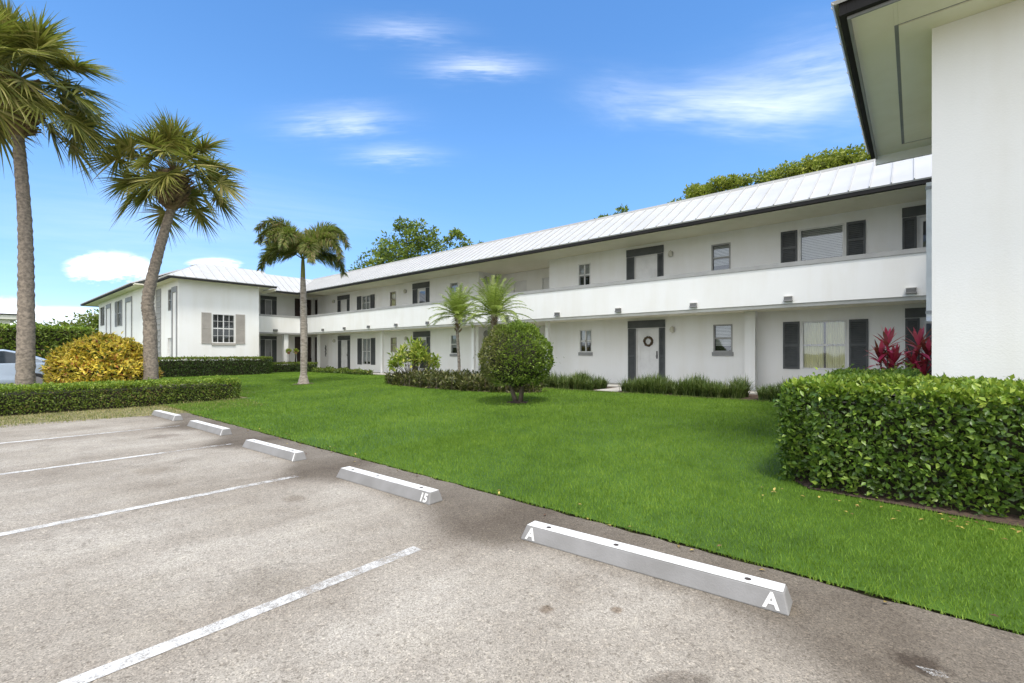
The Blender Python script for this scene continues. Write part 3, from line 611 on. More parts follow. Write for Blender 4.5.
# --- lower openings
def pair(z, up): return z + (2.70 if up else 0)
for up in (0, 1):
    dz = 2.70 * up; off = -.06 * up
    # right window with shutters
    zb = (.95 if not up else 4.13); zt = 2.39 if not up else 5.17
    window(mainw, F, -2.60 + off, -1.48 + off, zb, zt, cols=1, rows=2 if not up else 1, cover='curtain' if not up else 'blind', cov=.9, ops=ops)
    shutter(mainw, F, -3.09 + off, -2.65 + off, zb, zt, M['dark']); shutter(mainw, F, -1.43 + off, -.99 + off, zb, zt, M['dark'])
    window(mainw, F, -5.17 + off, -4.56 + off, 1.47 + dz, 2.39 + dz, frame='cap_grey', ops=ops, sill='trim_grey', cov=.8)
    door(mainw, F, -7.97 + off, -7.07 + off, .30 + dz, 2.36 + dz, surround=(-8.29 + off, -6.84 + off, 2.65 + dz), ops=ops)
    window(mainw, F, -10.47 + off, -9.88 + off, 1.47 + dz, 2.39 + dz, cols=2, frame='frame_white', ops=ops, sill='trim_grey', cov=.6)
    window(mainw, F, -18.33 + off, -17.7 + off, 1.40 + dz, 2.39 + dz, frame='frame_white', ops=ops, sill='trim_grey', cov=.7)
    door(mainw, F, -21.02 + off, -20.28 + off, .30 + dz, 2.32 + dz, surround=(-21.43 + off, -19.98 + off, 2.64 + dz), ops=ops, glassy=True)
    window(mainw, F, -23.62 + off, -23.02 + off, 1.50 + dz, 2.37 + dz, frame='taupe', ops=ops, cover='curtain')
    zb = .72 if not up else 4.16
    window(mainw, F, -26.66 + off, -25.72 + off, zb, 2.38 + dz, cols=2, ops=ops, cov=.9)
    shutter(mainw, F, -27.2 + off, -26.72 + off, zb, 2.38 + dz, M['dark']); shutter(mainw, F, -25.66 + off, -25.22 + off, zb, 2.38 + dz, M['dark'])
    door(mainw, F, -29.25 + off, -28.42 + off, .30 + dz, 2.30 + dz, surround=(-29.62 + off, -28.12 + off, 2.60 + dz), ops=ops)
    door(mainw, F, .10 + off, 1.0 + off, .30 + dz, 2.36 + dz, surround=(-.20 + off, 1.3 + off, 2.63 + dz), ops=ops, glassy=True)
    for u in (-6.55, -22.05, -30.05): wall_lamp(mainw, F, u + off, 2.28 + dz)
    # dark stair opening in the corner
    ops.append((-33.15, -32.5, .30 + dz, 2.62 + dz))
rec = (-16.3, -12.0)
allw = MB(); lo = [o for o in ops if o[3] < 2.8]; hi = [o for o in ops if o[2] > 2.8]
for a, b in ((-34.6, rec[0]), (rec[1], 9.0)):
    a2 = max(a, -34.6); wall(F, a, b, 0, CL, [o for o in lo if a < o[0] < b], allw); wall(F, a, b, CL, CU + .02, [o for o in hi if a < o[0] < b], allw)
# recess (stair lobby)
FR_ = Fr('Y', 18.0); rops = []
for dz in (0, 2.7): door(mainw, FR_, -15.35, -14.5, .30 + dz, 2.34 + dz, ops=rops, panels=False); door(mainw, FR_, -13.55, -12.75, .30 + dz, 2.34 + dz, ops=rops, panels=False)
wall(FR_, rec[0], rec[1], 0, CU + .02, rops, allw)
for x in rec: allw.poly([(x, 16.46, 0), (x, 18.0, 0), (x, 18.0, CU + .02), (x, 16.46, CU + .02)])
allw.poly([(-34.6, 26, 0), (9, 26, 0), (9, 26, 6.5), (-34.6, 26, 6.5)]); allw.poly([(9, 16.46, 0), (9, 26, 0), (9, 26, 6.5), (9, 16.46, 6.5)])
allw.build('wall', M['stucco'], mainw)
m = MB(); F.box(m, -33.14, -32.51, .31, 2.61, .14, .155); F.box(m, -33.14, -32.51, 3.01, 5.31, .14, .155)
for k in range(3): F.box(m, -33.0 + k * .21, -32.96 + k * .21, .32, 2.6, .08, .12); F.box(m, -33.0 + k * .21, -32.96 + k * .21, 3.02, 5.3, .08, .12)
m.build('stair_screen', M['brownroom'], mainw)
m = MB(); m.box((-31.75, 14.95, CL), (9, 17.99, CL + .2)); m.box((-31.75, 14.96, CU + .01), (9, 17.98, CU + .05)); m.box((-31.2, 14.62, CU - .001), (9, 14.955, CU + .03)); m.build('soffit', M['soffit'], mainw)
m = MB(); m.box((-31.85, 14.82, 2.80), (9, 14.95, 3.82)); m.build('balcony_parapet', M['stucco'], mainw)
m = MB(); m.box((-31.9, 14.80, 3.823), (9, 14.97, 3.94)); m.build('parapet_cap', M['cap_grey'], mainw); m = MB(); m.box((-31.85, 14.86, 2.70), (9, 14.949, 2.797)); m.build('drip_edge', M['drip'], mainw)
for x in (-3.90, -11.51, -15.85, -23.3, -30.8):
    w_c = .15 if x > -5 else .08
    yc = 15.9 if x > -5 else 15.6
    m = MB(); m.box((x - w_c, yc, .1), (x + w_c, yc + w_c * 1.8, CL - .001)); m.build('column', M['stucco'], mainw)
for i in range(13):
    x = -.07 - 2.585 * i
    m = MB(); m.box((x - .095, 14.735, 2.90), (x + .095, 14.818, 2.975)); m.hexa([(x - .11, 14.72, 2.86), (x + .11, 14.72, 2.86), (x + .11, 14.818, 2.86), (x - .11, 14.818, 2.86)], [(x - .10, 14.73, 2.897), (x + .10, 14.73, 2.897), (x + .10, 14.818, 2.897), (x - .10, 14.818, 2.897)])
    lo_ = m.build('parapet_light', M['metal_dark'], mainw)
    m = MB(); m.box((x - .1, 14.73, 2.978), (x + .1, 14.818, 2.998)); m.build('light_cap', M['metal_light'], lo_)
m = MB(); m.box((-31.2, 14.48, 5.36), (9, 14.60, 5.49)); m.build('gutter', M['gutter'], mainw)
m = MB(); m.box((-31.1, 14.601, 5.34), (9, 14.64, 5.455)); m.build('fascia', M['soffit'], mainw)
RZ = 6.81
roof_slope(mainw, (-31.3, 14.46, 5.49), (9, 14.46, 5.49), (-33.4, 16.6, RZ), (9, 16.6, RZ))
m = MB(); m.box((-33.4, 16.56, RZ - .02), (9, 16.78, RZ + .05)); m.build('ridge_cap', M['roof'], mainw)
m = MB(); m.box((-33.3, 16.79, 6.4), (9, 26.2, 6.5)); m.build('flat_roof', M['flat_roof'], mainw)
# roof vents seen as small bumps above the ridge
for x in (-19.5, -26.5): 
    m = MB(); m.box((x - .6, 17.3, 6.5), (x + .6, 18.0, RZ + .22)); m.build('roof_vent', M['flat_roof'], mainw)
# lobby fixtures
m = MB().lathe((-15.9, 17.3, 4.95), [(.0, 0), (.1, .02), (.12, .1), (.12, .25), (.05, .3), (.02, .45)], 10); m.build('lantern', M['metal_dark'], mainw)
for dz in (0, 2.7):
    m = MB().tube([(-16.29, 17.0, 2.38 + dz), (-16.22, 17.0, 2.38 + dz)], [.2, .18], 16); m.build('round_vent', M['cap_grey'], mainw)
w = MB().torus((-7.5, 16.485, 1.87), .15, .045, jit=.35, seg=28); wr = w.build('wreath', M['wreath'], None, True); tag(wr, 'round dark twig wreath hanging on the white ground-floor door', 'wreath')
# wall star ornament
m = MB()
for k in range(4):
    a = k * math.pi / 4 + .2; m.box((-31.2 - .015, 16.43, 1.2), (-31.2 + .015, 16.455, 1.25)) if 0 else m.tube([(-31.3 - math.cos(a) * .12, 16.44, 1.6 - math.sin(a) * .42), (-31.3 + math.cos(a) * .12, 16.44, 1.6 + math.sin(a) * .42)], .018, 5)
tag(m.build('wall_ornament', M['metal_dark'], None), 'dark metal star ornament on the white wall behind the foxtail palm', 'wall ornament')

# --- inner walkway wing at the far corner and the end block
endw = empty('apartment_building', (-32, 9, 0), 'white two-storey end block with taupe shutters beside the two tall palms', 'building')
G1 = Fr('X', -33.2); g = []
for dz in (0, 2.7):
    door(endw, G1, 13.15, 13.6, .30 + dz, 2.36 + dz, mat='trim_grey', surround=(12.86, 13.9, 2.6 + dz), ops=g, panels=False)
for dz in (0, 2.7): g.append((15.15, 16.40, .3 + dz, 2.62 + dz))
wl = MB(); wall(G1, 11.0, 16.46, 0, CU + .02, g, wl)
m = MB(); G1.box(m, 15.16, 16.39, .31, 2.61, .14, .155); G1.box(m, 15.16, 16.39, 3.01, 5.31, .14, .155); G1.box(m, 15.16, 16.39, .31, 1.1, .06, .1); m.build('stair_screen', M['brownroom'], endw)
wl.build('wall', M['stucco'], endw)
m = MB(); m.box((-33.2, 7.5, CL), (-31.76, 16.45, CL + .2)); m.box((-33.2, 7.6, CU + .01), (-31.3, 16.45, CU + .05)); m.build('soffit', M['soffit'], endw)
m = MB(); m.box((-31.83, 11.4, 2.80), (-31.70, 14.81, 3.82)); m.build('balcony_parapet', M['stucco'], endw)
m = MB(); m.box((-31.85, 11.4, 3.823), (-31.68, 14.79, 3.94)); m.box((-31.83, 11.4, 2.70), (-31.705, 14.8, 2.797)); m.build('parapet_cap', M['cap_grey'], endw)
m = MB(); m.box((-32.1, 13.83, .1), (-31.84, 14.1, CL - .001)); m.build('column', M['stucco'], endw)
m = MB(); m.box((-31.69, 13.05, 2.86), (-31.56, 13.3, 3.0)); m.build('parapet_light', M['metal_dark'], endw)
m = MB(); m.box((-31.35, 12.31, 5.36), (-31.23, 14.48, 5.49)); m.build('gutter', M['gutter'], endw)
roof_slope(endw, (-31.21, 12.3, 5.49), (-31.21, 14.46, 5.49), (-33.3, 12.3, RZ - .02), (-33.3, 16.6, RZ - .02))
# block: +X face with the small-paned window
BZ = 6.62
G2 = Fr('X', -29.9); g = []
window(endw, G2, 9.02, 10.18, 2.02, 3.66, cols=4, rows=4, cover=None, ops=g, sill='taupe')
shutter(endw, G2, 8.50, 8.98, 1.98, 3.70, M['taupe']); shutter(endw, G2, 10.22, 10.72, 1.98, 3.70, M['taupe'])
wl = MB(); wall(G2, 7.44, 11.50, 0, CU, g, wl)
# -Y faces
H1 = Fr('Y', 7.44); h = []
window(endw, H1, -31.85, -31.2, 3.8, 5.0, cols=1, rows=2, frame='cap_grey', ops=h, cov=1)
door(endw, H1, -31.95, -31.15, .3, 2.3, mat='door_white', ops=h)
wall(H1, -34.4, -29.9, 0, CU, h, wl)
wl.poly([(-29.9, 11.5, 0), (-33.2, 11.5, 0), (-33.2, 11.5, CU), (-29.9, 11.5, CU)])
H2 = Fr('Y', 6.9); h2 = []
window(endw, H2, -48.3, -46.7, 3.55, 5.0, cols=2, rows=1, frame='cap_grey', ops=h2, cov=.4); window(endw, H2, -42.1, -41.1, 3.3, 5.05, cols=1, rows=2, frame='cap_grey', ops=h2, cov=.5)
wall(H2, -49, -34.4, 0, CU, h2, wl); wl.poly([(-34.4, 6.9, 0), (-34.4, 7.44, 0), (-34.4, 7.44, CU), (-34.4, 6.9, CU)]); wl.poly([(-49, 6.9, 0), (-49, 26, 0), (-49, 26, CU), (-49, 6.9, CU)])
wl.build('end_wall', M['stucco'], endw)
shutter(endw, H2, -42.75, -42.15, 3.3, 5.05, M['trim_grey']); shutter(endw, H2, -41.05, -40.5, 3.3, 5.05, M['trim_grey'])
def tall_frame(Hf, a, b, zt):
    m = MB(); Hf.box(m, a, a + .11, .2, zt, -.05, -.002); Hf.box(m, b - .11, b, .2, zt, -.05, -.002); Hf.box(m, a + .11, b - .11, zt - .3, zt, -.05, -.002); m.build('panel_trim', M['trim_grey'], endw)
tall_frame(H1, -31.05, -30.1, 5.05); tall_frame(H2, -39.4, -37.6, 5.05); tall_frame(H2, -45.9, -44.2, 5.05)
m = MB(); H1.box(m, -34.3, -33.3, .3, 5.2, -.03, -.002); m.build('louvre_screen', M['trim_grey'], endw)
m = MB()
for k in range(14): H1.box(m, -34.25, -33.35, .5 + k * .33, .56 + k * .33, -.06, -.031)
m.build('louvre', M['cap_grey'], endw)
m = MB(); m.box((-33.9, 6.98, CU - .06), (-29.45, 12.28, CU - .005)); m.box((-52.3, 6.35, CU - .061), (-33.95, 7.5, CU - .006)); m.build('soffit', M['soffit'], endw)
m = MB(); m.box((-34.0, 6.85, 5.36), (-29.3, 6.97, 5.49)); m.box((-29.42, 6.971, 5.362), (-29.3, 12.3, 5.488)); m.box((-52.4, 6.22, 5.36), (-34.4, 6.34, 5.49)); m.box((-52.4, 6.341, 5.36), (-52.3, 20, 5.49)); m.build('gutter', M['gutter'], endw)
m = MB(); m.box((-31.2, 12.2, 5.2), (-29.42, 12.3, 5.35)); m.build('fascia', M['soffit'], endw)
roof_slope(endw, (-29.28, 6.83, 5.49), (-29.28, 12.32, 5.49), (-31.3, 8.85, BZ), (-31.3, 12.32, BZ), .5)
roof_slope(endw, (-34.4, 6.83, 5.49), (-29.28, 6.83, 5.49), (-34.4, 8.85, BZ), (-31.3, 8.85, BZ), .5)
roof_slope(endw, (-52.4, 6.2, 5.49), (-34.4, 6.2, 5.49), (-50, 8.6, BZ - .03), (-34.4, 8.6, BZ - .03), .5)
roof_slope(endw, (-31.3, 12.33, BZ), (-31.3, 8.85, BZ), (-33.3, 12.33, 6.78), (-33.3, 8.85, 6.78), .5)
m = MB(); m.box((-50, 8.86, 6.4), (-33.31, 26, 6.58)); m.build('flat_roof', M['flat_roof'], endw)
m = MB()
for x, y in ((-34.5, 10.2), (-36.6, 11.0)): m.lathe((x, y, 6.5), [(.12, 0), (.12, .35), (.2, .36), (.16, .45)], 10)
m.build('roof_vent', M['cap_grey'], endw)

# ================================================================== near building at the right
nearw = empty('apartment_building', (4, 10, 0), 'near white stucco wall with deep cream soffit and dark gutter behind the big hedge', 'building')
wl = MB(); wl.poly([(.155, 7.64, 0), (12, 7.64, 0), (12, 7.64, 5.36), (.155, 7.64, 5.36)]); wl.poly([(.155, 7.64, 0), (.155, 7.64, 5.36), (.30, 11.35, 5.36), (.30, 11.35, 0)]); wl.poly([(.30, 11.35, 0), (.30, 11.35, 5.36), (3.5, 11.35, 5.36), (3.5, 11.35, 0)])
wl.poly([(3.5, 11.35, 0), (3.5, 11.35, 5.36), (3.5, 16.45, 5.36), (3.5, 16.45, 0)]); wl.poly([(12, 7.64, 0), (12, 26, 0), (12, 26, 5.36), (12, 7.64, 5.36)])
wl.build('wall', M['stucco'], nearw)
m = MB()
# soffit boards, leaving the vent slots open
XS, YS = -.17, 7.30
for a in ((-.569, 6.701, XS - .02, 11.9), (XS + .02, 6.701, 12.6, YS - .02), (XS + .02, YS + .02, 12.6, 11.47), (XS + .02, 11.53, 3.5, 11.9), (XS - .019, 6.701, XS + .019, YS - .02), (XS - .019, 11.53, XS + .019, 11.9)): m.box((a[0], a[1], 5.362), (a[2], a[3], 5.40))
m.build('soffit', M['soffit'], nearw)
m = MB(); m.box((XS - .029, YS - .028, 5.375), (XS + .029, 11.528, 5.39)); m.box((XS + .031, YS - .028, 5.375), (12.6, YS + .028, 5.39)); m.box((XS + .031, 11.472, 5.375), (3.5, 11.528, 5.39)); m.build('soffit_vent', M['trim_grey'], nearw)
m = MB(); m.box((-.67, 6.60, 5.33), (-.60, 11.9, 5.49)); m.box((-.599, 6.60, 5.331), (12.6, 6.67, 5.489)); m.build('gutter', M['gutter'], nearw)
m = MB(); m.box((-.598, 6.671, 5.30), (-.57, 11.88, 5.361)); m.box((-.569, 6.672, 5.301), (12.6, 6.70, 5.361)); m.build('fascia', M['trim_grey'], nearw)
m = MB(); m.box((-.6, 11.881, 5.2), (3.5, 11.95, 5.42)); m.build('end_fascia', M['stucco'], nearw)
roof_slope(nearw, (-.74, 11.95, 5.49), (-.74, 6.54, 5.49), (1.3, 11.95, RZ), (1.3, 8.6, RZ)); roof_slope(nearw, (-.74, 6.54, 5.49), (12.6, 6.54, 5.49), (1.3, 8.6, RZ), (12.6, 8.6, RZ))
m = MB(); m.box((1.31, 8.61, 6.3), (12.6, 15.9, 6.4)); m.build('flat_roof', M['flat_roof'], nearw)
m = MB(); m.box((.15, 11.0, 2.08), (.24, 11.07, 4.42)); m.hexa([(.15, 10.9, 1.98), (.24, 10.9, 1.98), (.24, 10.97, 1.98), (.15, 10.97, 1.98)], [(.15, 11.0, 2.08), (.24, 11.0, 2.08), (.24, 11.07, 2.08), (.15, 11.07, 2.08)])
dsp = m.build('downspout', M['pipe'], nearw); m = MB(); m.box((.14, 10.98, 2.12), (.32, 11.09, 2.17)); m.box((.14, 10.98, 4.3), (.32, 11.09, 4.35)); m.build('bracket', M['cap_grey'], dsp)

# far white building behind the tall hedge
farb = empty('flat_roofed_building', (-70, 0, 0), 'low pale flat-roofed building behind the tall hedge at far left', 'building')
MB().box((-78, -20, 0), (-70, 3.0, 4.9)).build('wall', M['far_wall'], farb); MB().box((-78.3, -20.3, 4.9), (-69.6, 3.5, 5.35)).build('roof', M['far_wall'], farb); MB().box((-78.4, -20.4, 5.351), (-69.5, 3.6, 5.45)).build('roof_edge', M['gutter'], farb)
m = MB()
for k in range(6): m.box((-69.99, -18 + k * 3.4, 2.0), (-69.95, -16.6 + k * 3.4, 3.6))
m.build('window', M['car_glass'], farb)

# ------------------------------------------------------------------ wheel stops
stops = [((-13.38, 2.80), (-11.84, 2.86), 'concrete wheel stop farthest from the camera, beside the low hedge'),
         ((-10.82, 2.83), (-9.08, 2.88), 'second wheel stop from the low hedge, at the end of a faded parking line'),
         ((-7.76, 2.74), (-6.18, 2.81), 'middle wheel stop of the five along the lawn edge'),
         ((-5.04, 2.77), (-3.45, 2.83), 'concrete wheel stop marked 15 on its right end'),
         ((-2.30, 2.77), (-.52, 2.90), 'nearest wheel stop, marked with a white letter A at both ends')]
def text_mesh(ch, size, mat, parent, loc, rot):
    cu = bpy.data.curves.new('painted_mark', 'FONT'); cu.body = ch; cu.size = size; cu.extrude = .0012; cu.offset = size * .03; cu.align_x = 'CENTER'
    t = bpy.data.objects.new('t', cu); COL.objects.link(t); dg = bpy.context.evaluated_depsgraph_get(); dg.update()
    me = bpy.data.meshes.new_from_object(t.evaluated_get(dg)); bpy.data.objects.remove(t); me.materials.clear(); me.materials.append(mat)
    o = bpy.data.objects.new('painted_letter', me); COL.objects.link(o); o.parent = parent; o.location = loc; o.rotation_euler = rot; return o
def stop_parts(root, L):
    prof = lambda x, i: [(x, -.085, 0), (x, .085, 0), (x, .062, .118), (x, -.050, .118)]
    b = MB(); n0 = 0; a = [(-L / 2, -.095, .0), (-L / 2, .085, .0), (-L / 2 + .03, .062, .102), (-L / 2 + .03, -.052, .102)]; c = [(L / 2, -.095, .0), (L / 2, .085, .0), (L / 2 - .03, .062, .102), (L / 2 - .03, -.052, .102)]
    b.v += a + c; b.f += [(0, 1, 2, 3), (7, 6, 5, 4), (0, 3, 7, 4), (3, 2, 6, 7), (2, 1, 5, 6), (1, 0, 4, 5)]
    me = bpy.data.meshes.new('block'); me.from_pydata(b.v, [], b.f); me.materials.append(M['stop']); me.update(); o = bpy.data.objects.new('concrete_block', me); COL.objects.link(o); o.parent = root
    bv = o.modifiers.new('bevel', 'BEVEL'); bv.width = .008; bv.segments = 2
    t = MB(); t.box((-L / 2 + .036, -.051, .1032), (L / 2 - .036, .059, .1052)); me = bpy.data.meshes.new('paint'); me.from_pydata(t.v, [], t.f); me.materials.append(M['stop_white']); o = bpy.data.objects.new('white_top', me); COL.objects.link(o); o.parent = root
    for x in (-L / 2 + .2, -L / 12, L / 2 - .22):
        t = MB().lathe((x, 0.0, .1053), [(.019, 0), (.019, .0015)], 10); me = bpy.data.meshes.new('hole'); me.from_pydata(t.v, [], t.f); me.materials.append(M['hole']); o = bpy.data.objects.new('pin_hole', me); COL.objects.link(o); o.parent = root
for i, (a, b, lab) in enumerate(stops):
    a, b = Vector((*a, 0)), Vector((*b, 0)); L_ = (b - a).length; c = (a + b) / 2 + Vector((0, .09, 0))
    r = empty('wheel_stop', c, lab, 'wheel stop', 'wheel stops along the lawn edge'); r.rotation_euler.z = math.atan2(b.y - a.y, b.x - a.x)
    stop_parts(r, L_)
    tilt = math.atan2(.102, .043)
    def mark(ch, x, sz, z=.016): text_mesh(ch, sz, M['stop_white'], r, (x, -.095 + .043 * z / .102 - .0015, z), (tilt, 0, 0))
    if i == 4: mark('A', L_ / 2 - .09, .115); mark('A', -L_ / 2 + .085, .115)
    if i == 3: mark('15', L_ / 2 - .10, .11)
    if i in (0, 1, 2):
        t = MB(); t.poly([(L_ / 2 - .05, -.0965, .004), (L_ / 2 - .02, -.0965, .004), (L_ / 2 - .04, -.0575, .1), (L_ / 2 - .06, -.0575, .1)]); me = bpy.data.meshes.new('mark'); me.from_pydata(t.v, [], t.f); me.materials.append(M['stop_white']); o = bpy.data.objects.new('paint_patch', me); COL.objects.link(o); o.parent = r

# ------------------------------------------------------------------ car
car = empty('parked_car', (-24.0, .15, gz(-24, .15) + .02), 'pale silver blue sedan parked behind the low hedge and left palm', 'car')
def car_build(root):
    z = world_loc(root).z; cx_, cy_ = -24.0, .15
    # profile along y (rear at +y), from side: (y, z)
    body = [(-2.35, .30), (-2.40, .62), (-2.2, .78), (-1.2, .95), (-1.0, .97), (1.55, 1.0), (2.15, 1.02), (2.33, .92), (2.38, .55), (2.30, .28)]
    top = [(-1.15, .96), (-.35, 1.36), (.1, 1.46), (.7, 1.46), (1.25, 1.33), (1.9, 1.03)]
    def loft(prof, w_low, w_hi, zsplit, close_y):
        mb = MB(); n = len(prof); s = []
        for sx in (-1, 1):
            for (y, zz) in prof:
                w = w_hi if zz > zsplit else w_low; mb.v.append((cx_ + sx * w, cy_ + y, z + zz))
        mb.f.append(tuple(reversed(range(n)))); mb.f.append(tuple(range(n, 2 * n)))
        for i in range(n): j = (i + 1) % n; mb.f.append((i, j, n + j, n + i))
        return mb
    b = loft(body, .90, .86, .9, 0).build('body', M['car_paint'], root, False, .06)
    c = MB(); n = len(top)
    for sx in (-1, 1):
        for (y, zz) in top: c.v.append((cx_ + sx * (.80 - (zz - .96) * .32), cy_ + y, z + zz))
    c.f.append(tuple(reversed(range(n)))); c.f.append(tuple(range(n, 2 * n)))
    for i in range(n): j = (i + 1) % n; c.f.append((i, j, n + j, n + i))
    c.build('cabin', M['car_paint'], root, False, .04)
    for sx in (-1, 1):
        def pt(y, zz): return (cx_ + sx * (.80 - (zz - .96) * .32 + .012), cy_ + y, z + zz)
        for nm, pts, mt in (('side_window', [(-.95, 1.0), (-.30, 1.31), (.08, 1.40), (.20, 1.40), (.20, 1.0)], 'car_glass'), ('side_window', [(.28, 1.0), (.28, 1.40), (.72, 1.40), (1.05, 1.31), (1.05, 1.0)], 'car_glass'), ('quarter_window', [(1.11, 1.0), (1.11, 1.29), (1.25, 1.25), (1.58, 1.08), (1.62, 1.0)], 'car_glass_light')):
            m = MB(); m.poly([pt(*p) for p in pts]); m.build(nm, M[mt], root)
        for y in (-1.45, 1.45):
            w = MB().tube([(cx_ + sx * .70, cy_ + y, z + .32), (cx_ + sx * .915, cy_ + y, z + .32)], .32, 24).build('wheel', M['rubber'], root, False, .02)
            MB().tube([(cx_ + sx * .90, cy_ + y, z + .32), (cx_ + sx * .925, cy_ + y, z + .32)], .2, 16).build('rim', M['rim'], w)
        MB().box((cx_ + sx * .55, cy_ + 2.28, z + .72), (cx_ + sx * .875, cy_ + 2.37, z + .90)).build('tail_lamp', M['lamp_red'], root)
        MB().box((cx_ + sx * .55, cy_ - 2.38, z + .58), (cx_ + sx * .84, cy_ - 2.30, z + .72)).build('headlight', M['lamp_glass'], root)
        MB().box((cx_ + sx * .87, cy_ + .95, z + .80), (cx_ + sx * .905, cy_ + 1.1, z + .83)).build('door_handle', M['rim'], root)
    m = MB(); m.poly([(cx_ - .62, cy_ + 1.32, z + 1.315), (cx_ + .62, cy_ + 1.32, z + 1.315), (cx_ + .70, cy_ + 1.84, z + 1.075), (cx_ - .70, cy_ + 1.84, z + 1.075)]); m.build('rear_window', M['car_glass'], root)
car_build(car)

# ------------------------------------------------------------------ hedges
def hedge(name, rects, ztop, dens, leaf, label, mat, mat_top=None, z0=None, jit=.04, cat='hedge', bump=.06, pointy=0, round_=.0, group=None):
    cx_ = np.mean([(r[0] + r[1]) / 2 for r in rects]); cy_ = np.mean([(r[2] + r[3]) / 2 for r in rects])
    root = empty(name, (cx_, cy_, gz(cx_, cy_)), label, cat, group)
    P = []; Nn = []; core = MB()
    for x0, x1, y0, y1 in rects:
        zb = min(gz(x0, y0), gz(x1, y1)) ; H = ztop - zb
        faces = [('t', (x1 - x0) * (y1 - y0)), ('x0', (y1 - y0) * H), ('x1', (y1 - y0) * H), ('y0', (x1 - x0) * H), ('y1', (x1 - x0) * H)]
        for fnm, A in faces:
            k = int(A * dens); u = RN.uniform(size=k); v = RN.uniform(size=k) ** (.92)
            if fnm == 't': p = np.stack([x0 + u * (x1 - x0), y0 + v * (y1 - y0), np.full(k, ztop)], 1); n = np.tile([0, 0, 1.0], (k, 1))
            elif fnm[0] == 'x': s = -1.0 if fnm == 'x0' else 1.0; p = np.stack([np.full(k, x0 if s < 0 else x1), y0 + u * (y1 - y0), zb + .02 + v * H], 1); n = np.tile([s, 0, 0], (k, 1))
            else: s = -1.0 if fnm == 'y0' else 1.0; p = np.stack([x0 + u * (x1 - x0), np.full(k, y0 if s < 0 else y1), zb + .02 + v * H], 1); n = np.tile([0, s, 0], (k, 1))
            # keep only points not inside another rect
            for r in rects:
                if r == (x0, x1, y0, y1): continue
                ins = (p[:, 0] > r[0] + .02) & (p[:, 0] < r[1] - .02) & (p[:, 1] > r[2] + .02) & (p[:, 1] < r[3] - .02); p, n = p[~ins], n[~ins]
            # rounded shoulders
            if round_ > 0:
                ex = np.minimum(p[:, 0] - x0, x1 - p[:, 0]); ey_ = np.minimum(p[:, 1] - y0, y1 - p[:, 1]); ez = ztop - p[:, 2]
                e = np.clip(1 - np.minimum(ex, ey_) / round_, 0, 1) * np.clip(1 - ez / round_, 0, 1); ctr = np.array([(x0 + x1) / 2, (y0 + y1) / 2, ztop - H * .5]); dirn = unit(ctr - p); p = p + dirn * (e ** 2 * round_ * .38)[:, None]
            off = wob(p[:, 0], p[:, 1], p[:, 2], 2.0, .7) * bump + wob(p[:, 0], p[:, 1], p[:, 2], 6.0, 2.1) * bump * .6 - np.abs(RN.normal(size=len(p))) * jit + np.where(RN.uniform(size=len(p)) < .03, RN.exponential(.035, len(p)), 0)
            P.append(p + n * off[:, None]); Nn.append(n)
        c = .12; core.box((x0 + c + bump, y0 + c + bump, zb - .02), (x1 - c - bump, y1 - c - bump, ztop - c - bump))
    P = np.concatenate(P); Nn = np.concatenate(Nn); k = len(P); hole = wob(P[:, 0], P[:, 1], P[:, 2], 4.2, 5.0) + RN.normal(size=k) * .35 > -.70; P, Nn = P[hole], Nn[hole]; k = len(P)
    D = unit(rdir(k) + Nn * .55 + np.array([0, 0, .25])); Bn = unit(Nn * .9 + rdir(k) * .8 + np.array([0, 0, .35]))
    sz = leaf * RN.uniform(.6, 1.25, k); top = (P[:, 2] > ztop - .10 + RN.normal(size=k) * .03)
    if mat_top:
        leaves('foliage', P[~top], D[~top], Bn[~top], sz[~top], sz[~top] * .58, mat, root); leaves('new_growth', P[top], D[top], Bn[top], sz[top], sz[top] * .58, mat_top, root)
    else: leaves('foliage', P, D, Bn, sz, sz * .55, mat, root)
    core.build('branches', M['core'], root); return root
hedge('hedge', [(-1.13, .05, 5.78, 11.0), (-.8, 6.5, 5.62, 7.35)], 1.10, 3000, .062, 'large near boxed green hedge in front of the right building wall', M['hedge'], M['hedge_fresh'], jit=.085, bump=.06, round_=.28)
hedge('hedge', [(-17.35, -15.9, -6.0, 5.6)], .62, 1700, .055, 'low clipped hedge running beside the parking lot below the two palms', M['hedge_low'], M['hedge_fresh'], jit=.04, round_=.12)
hedge('hedge', [(-29.6, -28.6, 4.8, 11.75)], 1.19, 700, .08, 'dark square-cut hedge along the end block below the taupe-shuttered window', M['hedge_far'], M['hedge_low'], jit=.04, bump=.03)
hedge('hedge', [(-31.3, -30.5, 12.5, 14.65), (-31.3, -28.9, 14.0, 14.66)], .82, 700, .08, 'small dark hedge behind the foxtail palm in the far corner', M['hedge_far'], M['hedge_low'], jit=.04, bump=.03)
hedge('hedge', [(-43.5, -42, -22, 5.6)], 3.10, 260, .16, 'tall dark green hedge behind the parked car', M['hedge_low'], M['hedge_fresh'], jit=.09, bump=.10)
hedge('ground_cover', [(-28.6, -22.6, 14.1, 14.6)], .45, 900, .10, 'ragged low green plants along the wall left of the yellow-green shrub', M['hedge_far'], M['hedge_low'], jit=.12, bump=.14, cat='shrub')

